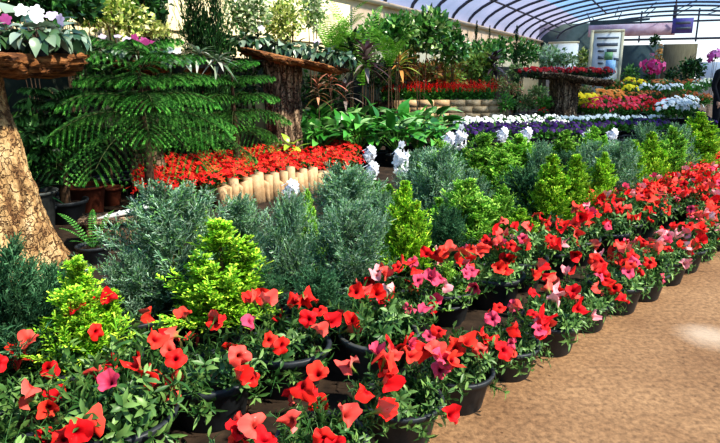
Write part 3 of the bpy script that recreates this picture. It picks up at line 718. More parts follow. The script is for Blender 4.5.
# white flower spikes / heads between conifers
def white_spike(hh, nb=1, rz=.09):
    f = crown(.12, .1, 160, .06, .012, [(.06, .2, .04), (.12, .3, .06)], surf=.6, upb=.6)
    m = MB(); n = 34; d = spherefib(n, -.9); d = nz(d+rng.normal(scale=.25, size=d.shape)); blossom(m, d*np.array([.055, .055, rz])*rng.uniform(.7, 1.2, (n, 1)), nz(d+rng.normal(scale=.4, size=d.shape)), .034, [(.95, .96, .98), (.9, .9, .95)], 5, .4, .42)
    return f.mesh('foliage', LEAF), m.mesh('blossom_head', WHITEP)
WS = [white_spike(.4, rz=.07), white_spike(.4, rz=.13)]
for (px, ty, d, kind, lab) in [(372, 163, 5.6, 0, 'white flower head, lower of a pair beside the spike'), (370, 147, 6.2, 0, 'white flower head, upper of a pair beside the spike'), (401, 145, 5.2, 1, 'tall white flower spike behind the slender golden thuja'),
                           (291, 181, 4.9, 0, 'white flower head before the tan edging stones'), (461, 130, 8.6, 1, 'white flower spike beneath the pansy row, right of its twin'), (449, 135, 8.3, 0, 'white flower head beneath the pansy row, beside broad green leaves'),
                           (503, 130, 9.2, 0, 'small white flower head before purple pansies'), (527, 130, 9.3, 0, 'round white flower head between purple pansies and conifers'), (589, 132, 9.6, 0, 'white flower head before purple pansies, nearer the tables'), (613, 131, 9.8, 0, 'white flower head before the long purple pansy patch')]:
    x, y, z = atY(px, ty, d); f, b = WS[kind]; hd = .08 if kind == 0 else .14
    root = thing('white_flowering_plant', lab, 'flower', (x, y, 0), 0, 'white flower heads among the conifers'); add_pot(root, 0, .85)
    link('foliage', f, root, (0, 0, .25)); m = MB(); m.tube([(0, 0, .1), (.005, 0, z-hd)], [.005, .004], (.1, .25, .05), k=5); link('stem', m.mesh('stem', LEAF), root)
    link('blossom_head', b, root, (0, 0, z-hd), scale=1.05 if d < 6.5 else 1.35)
# ---------------------------------------------------------------- broad-leaved plants
HC = [(.04, .2, .025), (.07, .3, .04), (.14, .42, .08), (.025, .12, .02), (.3, .5, .2)]
HO = [broad(34, .2, .05, .34, HC, rad=.2, outl=.5).mesh('foliage', GLOSSY) for _ in range(3)]
k = 0
for (px, by, d) in [(300, 0, 9.5), (318, 0, 9.3), (338, 0, 9.6), (358, 0, 9.2), (378, 0, 9.5), (398, 0, 9.1), (418, 0, 9.5), (438, 0, 9.4), (328, 0, 10.3), (350, 0, 10.4), (372, 0, 10.2), (395, 0, 10.4), (415, 0, 10.3), (436, 0, 10.6), (311, 0, 10.2)]:
    x, y, z = atY(px, 70, d)
    root = thing('broadleaf_plant', 'potted plant with broad bright green leaves beyond the red flower bed', 'foliage plant', (x, y, 0), 0, 'broad-leaved plants beyond the red bed')
    add_pot(root, 0, 1.1); link('foliage', HO[k % 3], root, (0, 0, .17), (0, 0, random.uniform(0, 6)), random.uniform(1.25, 1.45)*(1.2 if d > 10 else 1)); k += 1
x, y, z = atY(288, 70, 8.4); place('broadleaf_plant', 'foliage plant', 'single yellow-green leafy plant at the foot of the grey-brown trunk', broad(14, .2, .05, .36, [(.4, .6, .06), (.3, .5, .05)], rad=.1), GLOSSY, (x, y, 0), pot=(0, .9))

# ---------------------------------------------------------------- raised stone bed with salvias
wl = atY(394, 100, 13.0); wr = atY(503, 100, 13.3)
o = thing('stone_planter', 'low raised bed of tan stone blocks under the red salvias', 'planter')
m = MB()
zt = wl[2]
for c in range(6):
    nb = 7; p0 = np.array(wl[:2]); p1 = np.array(wr[:2])
    for i in range(nb):
        a0 = (i+(.5 if c % 2 else 0))/nb; a1 = min(a0+1/nb-.006, 1); a0 = min(a0, .99)
        m.quadbox(p0+(p1-p0)*a0, p0+(p1-p0)*a1, .22+random.uniform(-.02, .02), zt*c/6+.004, zt*(c+1)/6-.003)
m.quadbox(p0, p1+(p1-p0)*.05, .18, 0, zt-.01)
link('wall', m.mesh('wall', STONE, False), o)
m = MB(); q0 = p0+np.array([-.35, .55]); q1 = p1+np.array([0, .55]); m.quadbox(q0, q1, .85, 0, zt-.05); link('soil', m.mesh('soil', SOIL, False), o)
def salvia():
    f = crown(.13, .14, 130, .07, .02, [(.05, .2, .03), (.1, .33, .05)], surf=.6, upb=.6); m = MB()
    for i in range(9):
        a = i*2.4; q = .15*math.sqrt((i+.5)/9); n = 14; tt = np.linspace(0, 1, n); b = np.array([math.cos(a)*q, math.sin(a)*q, .1]); hh = random.uniform(.10, .24)
        P = b+UP*(tt*hh)[:, None]; an = np.arange(n)*2.4; dd = np.stack([np.cos(an), np.sin(an), np.full(n, .7)], 1)
        m.leaves(P, dd, np.cross(dd, UP), .035, .010, (.6, .01, .01), (.85, .02, .015), K=1, tip=.5)
    return f.mesh('foliage', LEAF), m.mesh('blossoms', PETAL)
SV = [salvia() for _ in range(3)]
for r_ in range(2):
    for i in range(12):
        px = 386+9.2*i+4*r_
        if px < 392 and r_ == 0: pass
        d = 13.25+.4*r_; x, y, _ = atY(px, 90, d); f, b = SV[(i+r_) % 3]
        root = thing('red_salvia', 'red salvia with upright spikes in the raised stone bed', 'salvia', (x, y, zt-.06), 0, 'red salvias in the raised stone bed')
        link('foliage', f, root, (0, 0, .14), scale=1.15); tag(link('blossoms', b, root, (0, 0, .1), (0, 0, i), 1.15), kind='stuff')

# ---------------------------------------------------------------- pansies and other far bedding
def pansy(cols, n=22, r=.13, hz=.07, R=.032, g=((.07, .22, .03), (.13, .34, .06)), up=.5):
    m = MB(); d = spherefib(n, .1); P = d*np.array([r, r, hz])+UP*.02
    d = nz(d+rng.normal(scale=.22, size=d.shape)); P = d*np.array([r, r, hz])*rng.uniform(.85, 1.25, (n, 1))+UP*.02
    f = crown(r*1.1, hz*1.1, 150, .06, .015, list(g), surf=.6, upb=.6)
    blossom(m, P, nz(d+UP*up+np.array([.2, -.8, 0])), R, cols, 5, .1, .55)
    return f.mesh('foliage', LEAF), m.mesh('blossoms', WHITEP if cols[0][0] > .8 and cols[0][1] > .8 else PETAL)
WH = [(.92, .92, .88), (.85, .85, .82)]; VI = [(.028, .008, .085), (.015, .005, .045), (.07, .02, .17)]
def K3(*a, **k): return [pansy(*a, **k) for _ in range(3)]
KIND = {'white': K3(WH, 11, .14, .07, .038), 'violet': K3(VI, 12, .14, .07, .036), 'yellow': K3([(.95, .72, .02), (.98, .82, .05)], 18, .15, .12, .04), 'orange': K3([(.9, .33, .06), (.9, .45, .12), (.8, .25, .05)], 18, .17, .13, .04),
        'pinkred': K3([(.8, .05, .1), (.9, .12, .18), (.75, .03, .04)], 20, .16, .12), 'red': K3([(.8, .03, .02), (.7, .015, .015)], 18, .16, .12), 'darkred': K3([(.3, .01, .015), (.5, .02, .02), (.2, .01, .02)], 20, .13, .08, g=((.04, .07, .03), (.07, .12, .04))),
        'cream': K3([(.85, .8, .5), (.9, .88, .7)], 13, .16, .12), 'bigwhite': K3(WH, 22, .2, .17, .045), 'rust': K3([(.45, .12, .03), (.55, .2, .06)], 14, .17, .12)}
NM = {'white': ('white_pansy', 'white pansy'), 'violet': ('purple_pansy', 'dark purple pansy'), 'yellow': ('yellow_marigold', 'yellow'), 'orange': ('orange_marigold', 'orange'), 'pinkred': ('pink_begonia', 'pink-red'), 'red': ('red_begonia', 'red'),
      'darkred': ('red_begonia', 'dark red'), 'cream': ('cream_chrysanthemum', 'cream'), 'bigwhite': ('white_chrysanthemum', 'white'), 'rust': ('bronze_chrysanthemum', 'bronze')}
def beds(kind, pts, z, label, group, sc_=1., pot=.75, bz=0.):
    """pts: (px, py of the flower top, distance)"""
    for (px, py, d) in pts:
        f, b = random.choice(KIND[kind]); x, y, zt_ = atY(px+random.uniform(-2.2, 2.2), py+random.uniform(-1.2, 1.6), d+random.uniform(-.15, .15)); s0_ = sc_; sc_ = s0_*random.uniform(.72, 1.15)
        base = max(zt_-.22*sc_-.02, 0) if bz is None else bz
        root = thing(NM[kind][0], label, 'flower', (x, y, base), 0, group)
        if pot: add_pot(root, 0, pot)
        k = max(zt_-base-.10*sc_, .1)
        link('foliage', f, root, (0, 0, k-.05), (0, 0, random.uniform(0, 6)), sc_); tag(link('blossoms', b, root, (0, 0, k-.02), (0, 0, random.uniform(-.4, .4)), sc_), kind='stuff'); sc_ = s0_
def line(x0, y0, d0, x1, y1, d1, n): return [(x0+(x1-x0)*i/(n-1), y0+(y1-y0)*i/(n-1)+random.uniform(-.6, .6), d0+(d1-d0)*i/(n-1)) for i in range(n)]
beds('white', line(455, 114, 11.6, 655, 113, 12.6, 24), 0, 'white pansy in the long row behind the dark purple pansies', 'white pansies in the long row', 1.05)
beds('white', line(460, 118, 11.2, 560, 117, 11.6, 12), 0, 'white pansy in the doubled part of the row, near the stone planter', 'white pansies in the doubled row', 1.05)
beds('violet', line(456, 122, 10.7, 665, 118, 12.0, 24), 0, 'dark purple pansy in the long row before the white pansies', 'dark purple pansies in the long row', 1.1)
beds('violet', line(462, 126, 10.3, 600, 124, 11.0, 14), 0, 'dark purple pansy in the nearer row, before the conifer tips', 'dark purple pansies in the nearer row', 1.1)
beds('violet', line(700, 108, 12.6, 722, 134, 10.6, 6), 0, 'purple pansy near the person, at the end of the bed', 'purple pansies near the person', 1.1)
beds('bigwhite', line(668, 104, 12.4, 692, 103, 12.6, 5)+line(674, 100, 13.0, 690, 100, 13.0, 3), 0, 'large white chrysanthemum clump at the end of the pansy row', 'large white chrysanthemum clumps', 1.1)
RF = 14.0
beds('pinkred', line(592, 99, 13.7, 645, 97, 14.3, 9)+line(590, 104, 13.2, 648, 103, 13.8, 9), 0, 'pink-red bedding plant in the bright band beyond the white pansies', 'pink-red bedding plants', 1.1)
beds('red', line(650, 101, 13.4, 672, 99, 13.6, 5)+line(652, 105, 13.0, 670, 104, 13.1, 3), 0, 'red bedding plant beside the large white clumps', 'red bedding plants beside the white clumps', 1.1)
beds('orange', line(598, 90, 14.6, 616, 90, 14.8, 4)+line(600, 95, 14.2, 618, 95, 14.2, 3), 0, 'orange marigold clump beyond the pink-red band', 'orange marigolds', 1.15)
beds('yellow', line(576, 95, 13.9, 596, 95, 14.2, 4)+line(578, 100, 13.5, 592, 100, 13.6, 3), 0, 'yellow marigold clump beside the trunk of the farthest table', 'yellow marigolds beside the trunk', 1.1)
beds('yellow', [(630, 79, 16.), (632, 85, 15.6), (640, 79, 16.2)], 0, 'tall yellow marigold clump before the dark screen', 'yellow marigolds before the dark screen', 1.1)
beds('bigwhite', line(646, 84, 16, 656, 85, 16, 2)+line(664, 88, 15.5, 678, 85, 15.6, 3), 0, 'white flowering clump beyond the red bedding plants', 'white clumps beyond the red plants', .75)
beds('cream', [(702, 80, 15.), (708, 78, 15.2), (698, 84, 14.8)], 0, 'cream flowering plant near the person', 'cream flowers near the person', .9)
beds('rust', line(622, 92, 15.4, 655, 92, 15.6, 7)+line(684, 92, 15, 708, 94, 14.6, 6)+line(610, 82, 16.8, 700, 80, 17.2, 15), 0, 'bronze flowering plant on the crowded far ground', 'bronze plants on the far ground', 1.1)
beds('red', line(525, 100, 14.5, 545, 108, 12.9, 3), 0, 'small red flower spot beside the farthest table trunk', 'red spots by the farthest trunk', .6)
beds('darkred', line(526, 68, 13.0, 606, 73, 13.1, 11)+line(534, 66, 13.3, 600, 70, 13.4, 8), 0, 'dark red flowering plant standing on the farthest log table', 'dark red plants on the farthest table', 1.05, pot=.5, bz=1.30)
# low green plants round the farthest table
for i, (px, ty, by, w, d, c) in enumerate([(505, 93, 112, 26, 13.2, 0), (528, 92, 112, 26, 13.4, 1), (545, 96, 112, 22, 13.2, 0), (512, 80, 98, 30, 14.6, 2), (540, 84, 98, 26, 14.8, 1), (500, 72, 92, 26, 15.3, 2), (586, 84, 98, 24, 15.4, 2), (612, 78, 92, 24, 17.0, 1), (668, 78, 92, 22, 17.2, 1), (690, 82, 98, 26, 16.2, 0), (516, 62, 80, 22, 16.5, 1)]):
    cc = [[(.1, .33, .04), (.2, .45, .08)], [(.3, .4, .12), (.5, .55, .25), (.15, .3, .08)], [(.2, .3, .08), (.5, .25, .12), (.4, .45, .15)]][c]
    bush('leafy_plant', 'foliage plant', ['fresh green low plant round the foot of the farthest table', 'pale green variegated low plant in the far beds', 'low plant mixing green and coppery leaves in the far beds'][c], px, ty, by, w, d, .07, .02, cc, 320, group=['fresh green low plants', 'pale low plants', 'coppery low plants'][c])

# ---------------------------------------------------------------- shrubs along the cream wall
VAR = [(.75, .78, .25), (.6, .68, .18), (.25, .38, .06), (.85, .85, .45), (.12, .24, .04)]
VARP = [(.6, .68, .4), (.42, .55, .25), (.2, .34, .1), (.75, .8, .55), (.1, .2, .05)]
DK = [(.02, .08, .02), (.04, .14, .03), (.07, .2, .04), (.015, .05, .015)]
MG = [(.08, .26, .04), (.14, .36, .06), (.04, .15, .03), (.25, .45, .1)]
FI = [(.05, .2, .03), (.12, .32, .06), (.025, .09, .02), (.35, .5, .18)]
for a in [
 ('variegated_shrub', 'tall shrub with yellow-edged leaves above the layered pine', 118, -22, 42, 74, 7.4, .07, .022, VAR, 1000),
 ('variegated_shrub', 'narrow yellow-variegated shrub left of the tallest one', 90, -12, 36, 44, 7.0, .07, .022, VAR, 500),
 ('variegated_shrub', 'low creamy yellow shrub under the dark cypresses', 148, 18, 40, 46, 7.7, .06, .02, [(.85, .85, .35), (.7, .72, .25), (.3, .4, .1)], 350),
 ('variegated_shrub', 'pale green variegated shrub beside the cypress', 243, -16, 48, 58, 9.2, .075, .024, VARP, 900),
 ('variegated_shrub', 'pale cream and green shrub above the third log table', 284, -18, 46, 54, 9.9, .075, .024, VAR, 900),
 ('variegated_shrub', 'narrow pale shrub behind the sword fern', 312, -14, 34, 36, 10.4, .075, .024, VARP, 500),
]: bush(a[0], 'shrub', a[1], *a[2:7], a[7], a[8], a[9], a[10])
for a in [
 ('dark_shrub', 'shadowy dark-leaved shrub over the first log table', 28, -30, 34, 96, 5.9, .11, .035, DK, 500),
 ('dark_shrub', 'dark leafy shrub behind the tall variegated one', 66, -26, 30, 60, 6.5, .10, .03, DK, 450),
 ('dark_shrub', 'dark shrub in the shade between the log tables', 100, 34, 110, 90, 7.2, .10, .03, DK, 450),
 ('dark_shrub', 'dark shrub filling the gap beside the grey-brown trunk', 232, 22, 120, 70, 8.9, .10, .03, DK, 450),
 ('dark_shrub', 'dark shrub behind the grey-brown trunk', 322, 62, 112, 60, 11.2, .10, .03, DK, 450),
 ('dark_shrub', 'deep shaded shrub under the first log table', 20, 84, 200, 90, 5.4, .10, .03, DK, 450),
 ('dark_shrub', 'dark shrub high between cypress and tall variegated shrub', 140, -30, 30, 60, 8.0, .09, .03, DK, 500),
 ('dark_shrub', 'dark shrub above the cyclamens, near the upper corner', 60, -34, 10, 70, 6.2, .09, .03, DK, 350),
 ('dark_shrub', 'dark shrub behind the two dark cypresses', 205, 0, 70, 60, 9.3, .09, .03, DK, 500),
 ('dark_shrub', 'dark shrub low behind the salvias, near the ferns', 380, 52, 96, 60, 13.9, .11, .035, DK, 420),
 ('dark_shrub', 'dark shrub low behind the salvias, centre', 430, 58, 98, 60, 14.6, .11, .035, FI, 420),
 ('green_shrub', 'green shrub low behind the far end of the salvias', 478, 62, 100, 46, 15.4, .11, .035, MG, 380),
 ('yellow_shrub', 'bright yellow-green shrub between croton and cordyline', 478, 40, 84, 34, 14.6, .11, .035, [(.3, .45, .08), (.5, .55, .12), (.15, .3, .05)], 380),
 ('coppery_croton', 'coppery low shrub just over the middle salvias', 424, 60, 88, 40, 13.8, .12, .035, [(.55, .25, .08), (.45, .4, .12), (.35, .12, .05), (.2, .3, .06)], 300),
 ('coppery_croton', 'coppery low shrub just over the first salvias', 394, 62, 86, 30, 13.7, .12, .035, [(.5, .15, .05), (.65, .35, .12), (.2, .25, .06)], 260),
 ('yellow_shrub', 'lime shrub low over the last salvias', 452, 64, 90, 36, 14.0, .11, .03, [(.35, .5, .08), (.5, .5, .12), (.5, .25, .08)], 300),
 ('green_shrub', 'lush light green shrub between fern and rubber tree', 404, 16, 66, 50, 13.4, .12, .04, [(.14, .4, .06), (.26, .52, .1), (.08, .22, .04)], 460),
 ('green_shrub', 'light green shrub in front of the small cypress tips', 488, 38, 76, 44, 15.6, .12, .04, [(.14, .38, .06), (.3, .5, .12), (.06, .2, .04)], 420),
 ('pale_shrub', 'pale green shrub overlapping the white panels', 556, 46, 68, 40, 17.6, .11, .035, [(.4, .55, .3), (.25, .42, .15), (.6, .68, .5)], 380),
 ('glossy_tree', 'leafy green shrub left of the small rubber tree', 396, 8, 58, 46, 12.2, .13, .045, FI, 420),
 ('glossy_tree', 'dense dark green rubber tree, tallest by the cream wall', 424, 5, 60, 56, 13.0, .14, .05, FI, 620),
 ('glossy_tree', 'rubber tree with looser crown near the small cypress tips', 452, 18, 70, 40, 13.8, .14, .045, MG, 420),
 ('green_shrub', 'rounded green shrub beyond the rubber trees', 476, 36, 74, 36, 15.6, .12, .04, MG, 420),
 ('green_shrub', 'green shrub topped by a little cypress tip', 500, 34, 66, 32, 17.0, .12, .04, MG, 380),
 ('green_shrub', 'bright green shrub near the white panels', 523, 35, 68, 36, 18.0, .12, .04, MG, 400),
 ('pale_shrub', 'silvery pale shrub before the white panels', 545, 42, 66, 34, 19.0, .12, .04, VARP, 360),
 ('pale_shrub', 'sparse pale shrub rising over dark red table flowers', 566, 52, 68, 28, 17.5, .1, .03, VARP, 260),
 ('yellow_shrub', 'pale yellow shrub beside the framed white board', 584, 42, 72, 16, 21.0, .12, .04, VAR, 240),
 ('green_shrub', 'bright green shrub behind the dark cordyline', 372, 12, 56, 42, 12.0, .12, .035, MG, 380),
 ('green_shrub', 'green shrub between fern and rubber tree, lower part', 350, 30, 78, 40, 11.8, .1, .035, FI, 350),
 ('coppery_croton', 'croton with copper and orange leaves over the salvias', 410, 50, 80, 32, 13.9, .15, .035, [(.5, .16, .05), (.6, .25, .08), (.35, .08, .04), (.3, .35, .08)], 240),
 ('coppery_croton', 'yellow-green and copper croton beside the rubber tree trunks', 436, 56, 80, 28, 14.4, .14, .03, [(.55, .3, .08), (.5, .5, .12), (.3, .4, .08), (.5, .15, .06)], 220),
 ('coppery_croton', 'croton with gold and green leaves beyond the salvias', 462, 56, 84, 32, 15.0, .14, .03, [(.6, .5, .15), (.3, .4, .1), (.55, .25, .08)], 240),
 ('dome_shrub', 'dark dome-shaped shrub beside the reed screen', 694, 56, 88, 32, 19.0, .1, .03, DK, 700),
 ('dark_shrub', 'dark potted plant beneath the pink blossoms', 650, 68, 90, 14, 19.5, .1, .03, DK, 200),
 ('dark_shrub', 'dark potted plant right of the pink blossoms', 672, 66, 88, 12, 19.6, .1, .03, DK, 200),
 ('green_shrub', 'low mixed shrub before the dark shade cloth', 632, 64, 84, 20, 20., .1, .03, MG, 220),
]: bush(a[0], 'tree' if 'tree' in a[0] else 'shrub', a[1], *a[2:7], a[7], a[8], a[9], a[10], mat=GLOSSY if 'glossy' in a[0] or 'croton' in a[0] else LEAF)
# blossoming shrubs
bush('pink_blossom_plant', 'flower', 'bright pink blossom cluster before the reed screen', 654, 54, 76, 24, 18.5, .08, .02, [(.1, .2, .05)], 60, fl=(46, .085, [(.85, .08, .3), (.9, .2, .42), (.75, .05, .25)]))
bush('pink_blossom_plant', 'flower', 'mauve pink blossom cluster just above the person', 716, 48, 64, 14, 16.0, .08, .02, [(.1, .2, .05)], 40, fl=(26, .07, [(.75, .15, .5), (.85, .3, .6)]))
bush('orange_blossom_plant', 'flower', 'slim plant with apricot blossoms behind the pink cluster', 661, 42, 72, 8, 21.0, .08, .02, [(.3, .3, .08)], 60, fl=(30, .06, [(.8, .4, .12), (.85, .5, .2)]))
bush('hanging_plant', 'foliage plant', 'dark tuft of leaves at the top of the apricot plant', 655, 35, 46, 12, 21.6, .1, .03, DK, 160)
for px, ty, by, w, d, lab in [(154, -90, 70, 26, 8.2, 'dark columnar cypress beside the tall variegated shrub'), (166, -50, 60, 24, 8.3, 'green columnar cypress left of the cream wall gap'), (194, -150, 70, 36, 8.4, 'dark columnar cypress right of the cream wall gap'), (213, -150, 70, 38, 8.4, 'dark columnar cypress beside the pale variegated shrub')]:
    plant_conifer('cypress', px, ty, 0, w, lab, 'columnar cypresses along the cream wall', d)
for px, ty, w, d, lab in [(474, 20, 12, 15.6, 'small dark cypress tip over the rubber trees'), (488, 25, 9, 16.4, 'thin cypress tip between the two others'), (517, 25, 13, 17.4, 'pointed green cypress nearest the white panels')]:
    plant_conifer('cypress', px, ty, 0, w, lab, 'small cypresses beyond the rubber trees', d)
# ferns
FE = [(.12, .36, .03), (.2, .48, .05), (.3, .55, .08)]
for px, ty, d, n, L, lab in [(362, 0, 11.2, 16, .95, 'tall bright sword fern standing up against the cream wall'), (330, 2, 10.6, 20, .8, 'arching sword fern beside the pale shrubs'), (390, 22, 11.8, 16, .75, 'sword fern arching before the rubber tree'), (345, 22, 11.0, 16, .6, 'shorter sword fern between the two taller ones')]:
    x, y, zt_ = atY(px, ty, d); up = 2.2 if px == 362 else 1.5; f = fern(n, L, up, FE, .1, .8, 26)
    zmax = max(v[:, 2].max() for v in f.v); b = zt_-zmax
    root = thing('sword_fern', lab, 'fern', (x, y, 0)); add_pot(root, 0, 1.3)
    link('stem', stem_mb(.1, b, .025, 1, .02).mesh('stem', WOODY), root); link('foliage', f.mesh('foliage', LEAF), root, (0, 0, b))
# cordylines and red-leaved plants
CD = [(.03, .012, .018), (.07, .03, .035), (.16, .1, .1), (.3, .24, .22)]
for px, cy, d, L, n, cols, lab in [(366, 62, 10.6, .42, 34, CD, 'dark purple broad-leaved cordyline beside the red salvias'), (352, 52, 10.9, .5, 26, [(.01, .03, .02), (.03, .06, .03)], 'near-black leaved plant under the ferns'), (493, 66, 14.6, .45, 40, CD, 'spiky dark brown cordyline beyond the end of the salvias'),
                             (330, 82, 10.2, .3, 22, [(.35, .09, .05), (.5, .18, .12), (.06, .03, .02)], 'reddish-leaved plant in the gap by the grey-brown trunk'), (318, 92, 9.9, .28, 18, [(.3, .1, .06), (.1, .05, .03), (.5, .25, .15)], 'low rusty-leaved plant nearest the grey-brown trunk'), (345, 96, 10.4, .3, 20, CD, 'dusky leaved plant under the dark cordyline'), (400, 66, 12.6, .4, 22, [(.5, .5, .15), (.6, .3, .1), (.3, .4, .08)], 'yellow striped strap-leaved plant before the croton')]:
    x, y, zc = atY(px, cy, d); st = .35
    f = strap(n, L, L*.1, cols, .9, .9, st); root = thing('cordyline', lab, 'foliage plant', (x, y, 0)); add_pot(root, 0, 1.2)
    link('stem', stem_mb(.1, zc-st*.5, .015, 1, .02).mesh('stem', WOODY), root); link('foliage', f.mesh('foliage', GLOSSY), root, (0, 0, zc-st*.55))

# ---------------------------------------------------------------- plants on the log tables
CY_ = [(.03, .08, .035), (.07, .13, .06), (.18, .25, .16), (.02, .05, .02), (.3, .38, .28), (.04, .09, .03)]
def cyclamen(px, d, basez, label, fcols, nfl=6, L=.11, n=22, cols=CY_, hh=.14, group=None, sc_=1., fl_off=None):
    x, y, _ = atY(px, 70, d)
    L *= .78; n = int(n*1.3)
    root = thing('potted_cyclamen', label, 'cyclamen', (x, y, basez), 0, group); add_pot(root, 0, .42)
    link('foliage', broad(n+12, L, L*.4, hh, cols, rad=.14, stem=(.15, .1, .08), dn=.75).mesh('foliage', GLOSSY), root, (0, 0, .035), scale=sc_)
    for i in range(nfl):
        m = MB(); a = i*2.4+.8; q = .02+.035*math.sqrt(i)
        b = np.array([math.cos(a)*q, math.sin(a)*q-.04, 0]); h_ = .24+.03*random.uniform(-1, 1)
        m.tube([b*.3+UP*.06, b+UP*h_], [.002, .002], (.3, .2, .15), k=4)
        P = np.array([b+UP*h_]); blossom(m, P, nz(np.array([[.2, -.9, .5]])+rng.normal(scale=.25, size=(1, 3))), .04, fcols, 5, .25, .5)
        link('flower', m.mesh('flower', WHITEP if fcols[0][1] > .7 else PETAL), root, (0, 0, 0), scale=sc_)
    return root
z1 = T1[2]-.02; z2 = T2[2]-.02; z3 = T3[2]-.03
WHT = [(.95, .95, .95)]; PUR = [(.3, .04, .16), (.4, .08, .25)]; LIL = [(.75, .6, .8)]
cyclamen(42, 4.0, z1, 'cyclamen with bright white flowers on the first log table', WHT, 4, .12, 26, sc_=1.1)
cyclamen(12, 4.1, z1, 'cyclamen with dull purple flowers at the first log table', PUR, 3, .12, 24)
cyclamen(66, 4.25, z1, 'cyclamen with big grey-green leaves at the slab edge', LIL, 1, .12, 22)
cyclamen(24, 4.4, z1, 'tall leafy cyclamen behind the white-flowered one', LIL, 0, .14, 26, sc_=1.5)
cyclamen(-4, 3.95, z1, 'cyclamen half out of view on the first log table', PUR, 2, .12, 22)
cyclamen(58, 4.5, z1, 'leafy grey-green cyclamen behind the slab-edge one', LIL, 1, .13, 22, sc_=1.35)
cyclamen(105, 6.4, z2, 'grey-leaved cyclamen at the near end of the second log table', LIL, 1, .11, 22)
cyclamen(128, 6.3, z2, 'cyclamen with lilac buds on the second log table', LIL, 3, .11, 22)
cyclamen(146, 6.5, z2, 'cyclamen with plum flowers, middle of the second log table', PUR, 7, .1, 20)
cyclamen(178, 6.1, z2-.1, 'cyclamen with one white flower hanging over the second slab', WHT, 2, .11, 22)
cyclamen(163, 6.6, z2, 'green cyclamen between the plum and the white one', LIL, 0, .11, 24)
def spiky(px, d, z, lab, L=.24):
    x, y, _ = atY(px, 70, d); root = thing('variegated_houseplant', lab, 'foliage plant', (x, y, z)); add_pot(root, 0, .6)
    link('foliage', strap(30, L, L*.09, [(.5, .52, .42), (.3, .36, .25), (.12, .2, .1)], .6, 1.1, .08).mesh('foliage', GLOSSY), root, (0, 0, .08))
spiky(200, 6.5, z2-.04, 'grey-white striped trailing plant at the end of the second slab')
spiky(218, 6.6, z2-.1, 'striped plant spilling beyond the second slab', .22)
for px, dz, lab in [(246, .12, 'grey-green leafy plant at the high end of the third slab'), (262, .1, 'leafy plant with rusty tints on the third slab'), (280, .04, 'dark leafy plant over the grey-brown trunk'), (298, 0, 'plant with rounded grey-green leaves on the third slab'), (316, -.06, 'large-leaved grey-green plant towards the low end'), (332, -.1, 'silvery leafy plant at the low end of the third slab'), (343, -.13, 'trailing leafy plant at the very low tip of the slab')]:
    cyclamen(px, 8.9, z3+dz, lab, LIL, 1 if px in (316, 262) else 0, .14, 24, sc_=1.25)

# ---------------------------------------------------------------- ground and greenhouse
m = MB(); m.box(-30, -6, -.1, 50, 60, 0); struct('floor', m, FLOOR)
m = MB(); p = [xy(-3, 1.5), xy(5, 1.5), xy(10, 1.9), xy(20, 3.0), xy(24, 14), xy(-3, 14)]
m.add([(*a, .004) for a in p], [(0, 1, 4, 5), (1, 2, 3, 4)], (1, 1, 1)); struct('ground_bed', m, BED)
GL = 36.; Y0 = 4.0
ZW = 3.05; ZC = 4.66
m = MB(); m.quadbox(gh(-6, WD+.1), gh(GL+2, WD+.1), .2, 0, ZW)
for k in range(1, 4): pass
m.quadbox(gh(-6, WD), gh(GL+2, WD), .24, ZW-.08, ZW+.02)
m.quadbox(gh(-6, WD-.02), gh(GL+2, WD-.02), .03, 1.98, 2.0, (1, 1, 1))
struct('wall_left', m, CREAM)
m = MB(); m.quadbox(gh(-6, WD-.06), gh(GL-6, WD-.06), .16, 0, 1.62); struct('wall_left_shade_band', m, DKSHADE)  # added dark band: shade behind the plants painted onto the lower wall
def arch(l):      # height of the arch at lateral l
    return ZW+(ZC-ZW)*math.sqrt(max(0, 1-(l/WD)**2))**1.15-.03
ANG = np.linspace(0, math.pi, 25)
def arch_pts(d, grow=0.): return [gh(d, (WD+grow)*math.cos(a), ZW+(ZC-ZW+grow)*math.sin(a)**1.15 if 0 < a < math.pi else ZW) for a in ANG]
D0 = 12.6
def film(a0, a1, mat, name):
    m = MB(); ds = np.linspace(D0, GL, 12); V = []
    for d in ds: V += arch_pts(d, .06)[a0:a1+1]
    k = a1-a0+1
    m.add(V, [(i*k+j, i*k+j+1, (i+1)*k+j+1, (i+1)*k+j) for i in range(len(ds)-1) for j in range(k-1)], (1, 1, 1))
    return struct(name, m, mat, True)
film(0, 6, FILML, 'ceiling_film'); film(6, 24, FILMC, 'ceiling_clear_film')
i = 0
for d in np.arange(D0, GL+.1, 1.8):
    i += 1; m = MB(); m.tube(arch_pts(d), .05, (1, 1, 1), k=6); struct(f'beam_{i}', m, STEEL, True)
for j, ai in enumerate((4, 8, 12, 16, 20)):
    i += 1; m = MB(); pts = [arch_pts(d)[ai] for d in (D0, 18, 27, GL)]; m.tube(pts, .035, (1, 1, 1), k=6); struct(f'beam_{i}', m, STEEL, True)
# lattice arch just inside the gable
for dd_ in (GL-.2, GL-2.6):
    i += 1; m = MB(); inn = [gh(dd_, 5.3*math.cos(a), 3.05+1.15*math.sin(a)) for a in ANG]; m.tube(inn, .045, (1, 1, 1), k=6)
    for q in range(2, 23, 2):
        o_ = gh(dd_, WD*math.cos(ANG[q+1]), ZW+(ZC-ZW)*math.sin(ANG[q+1])**1.15); m.tube([inn[q], o_], .022, (1, 1, 1), k=4)
    struct(f'beam_{i}', m, STEEL, True)
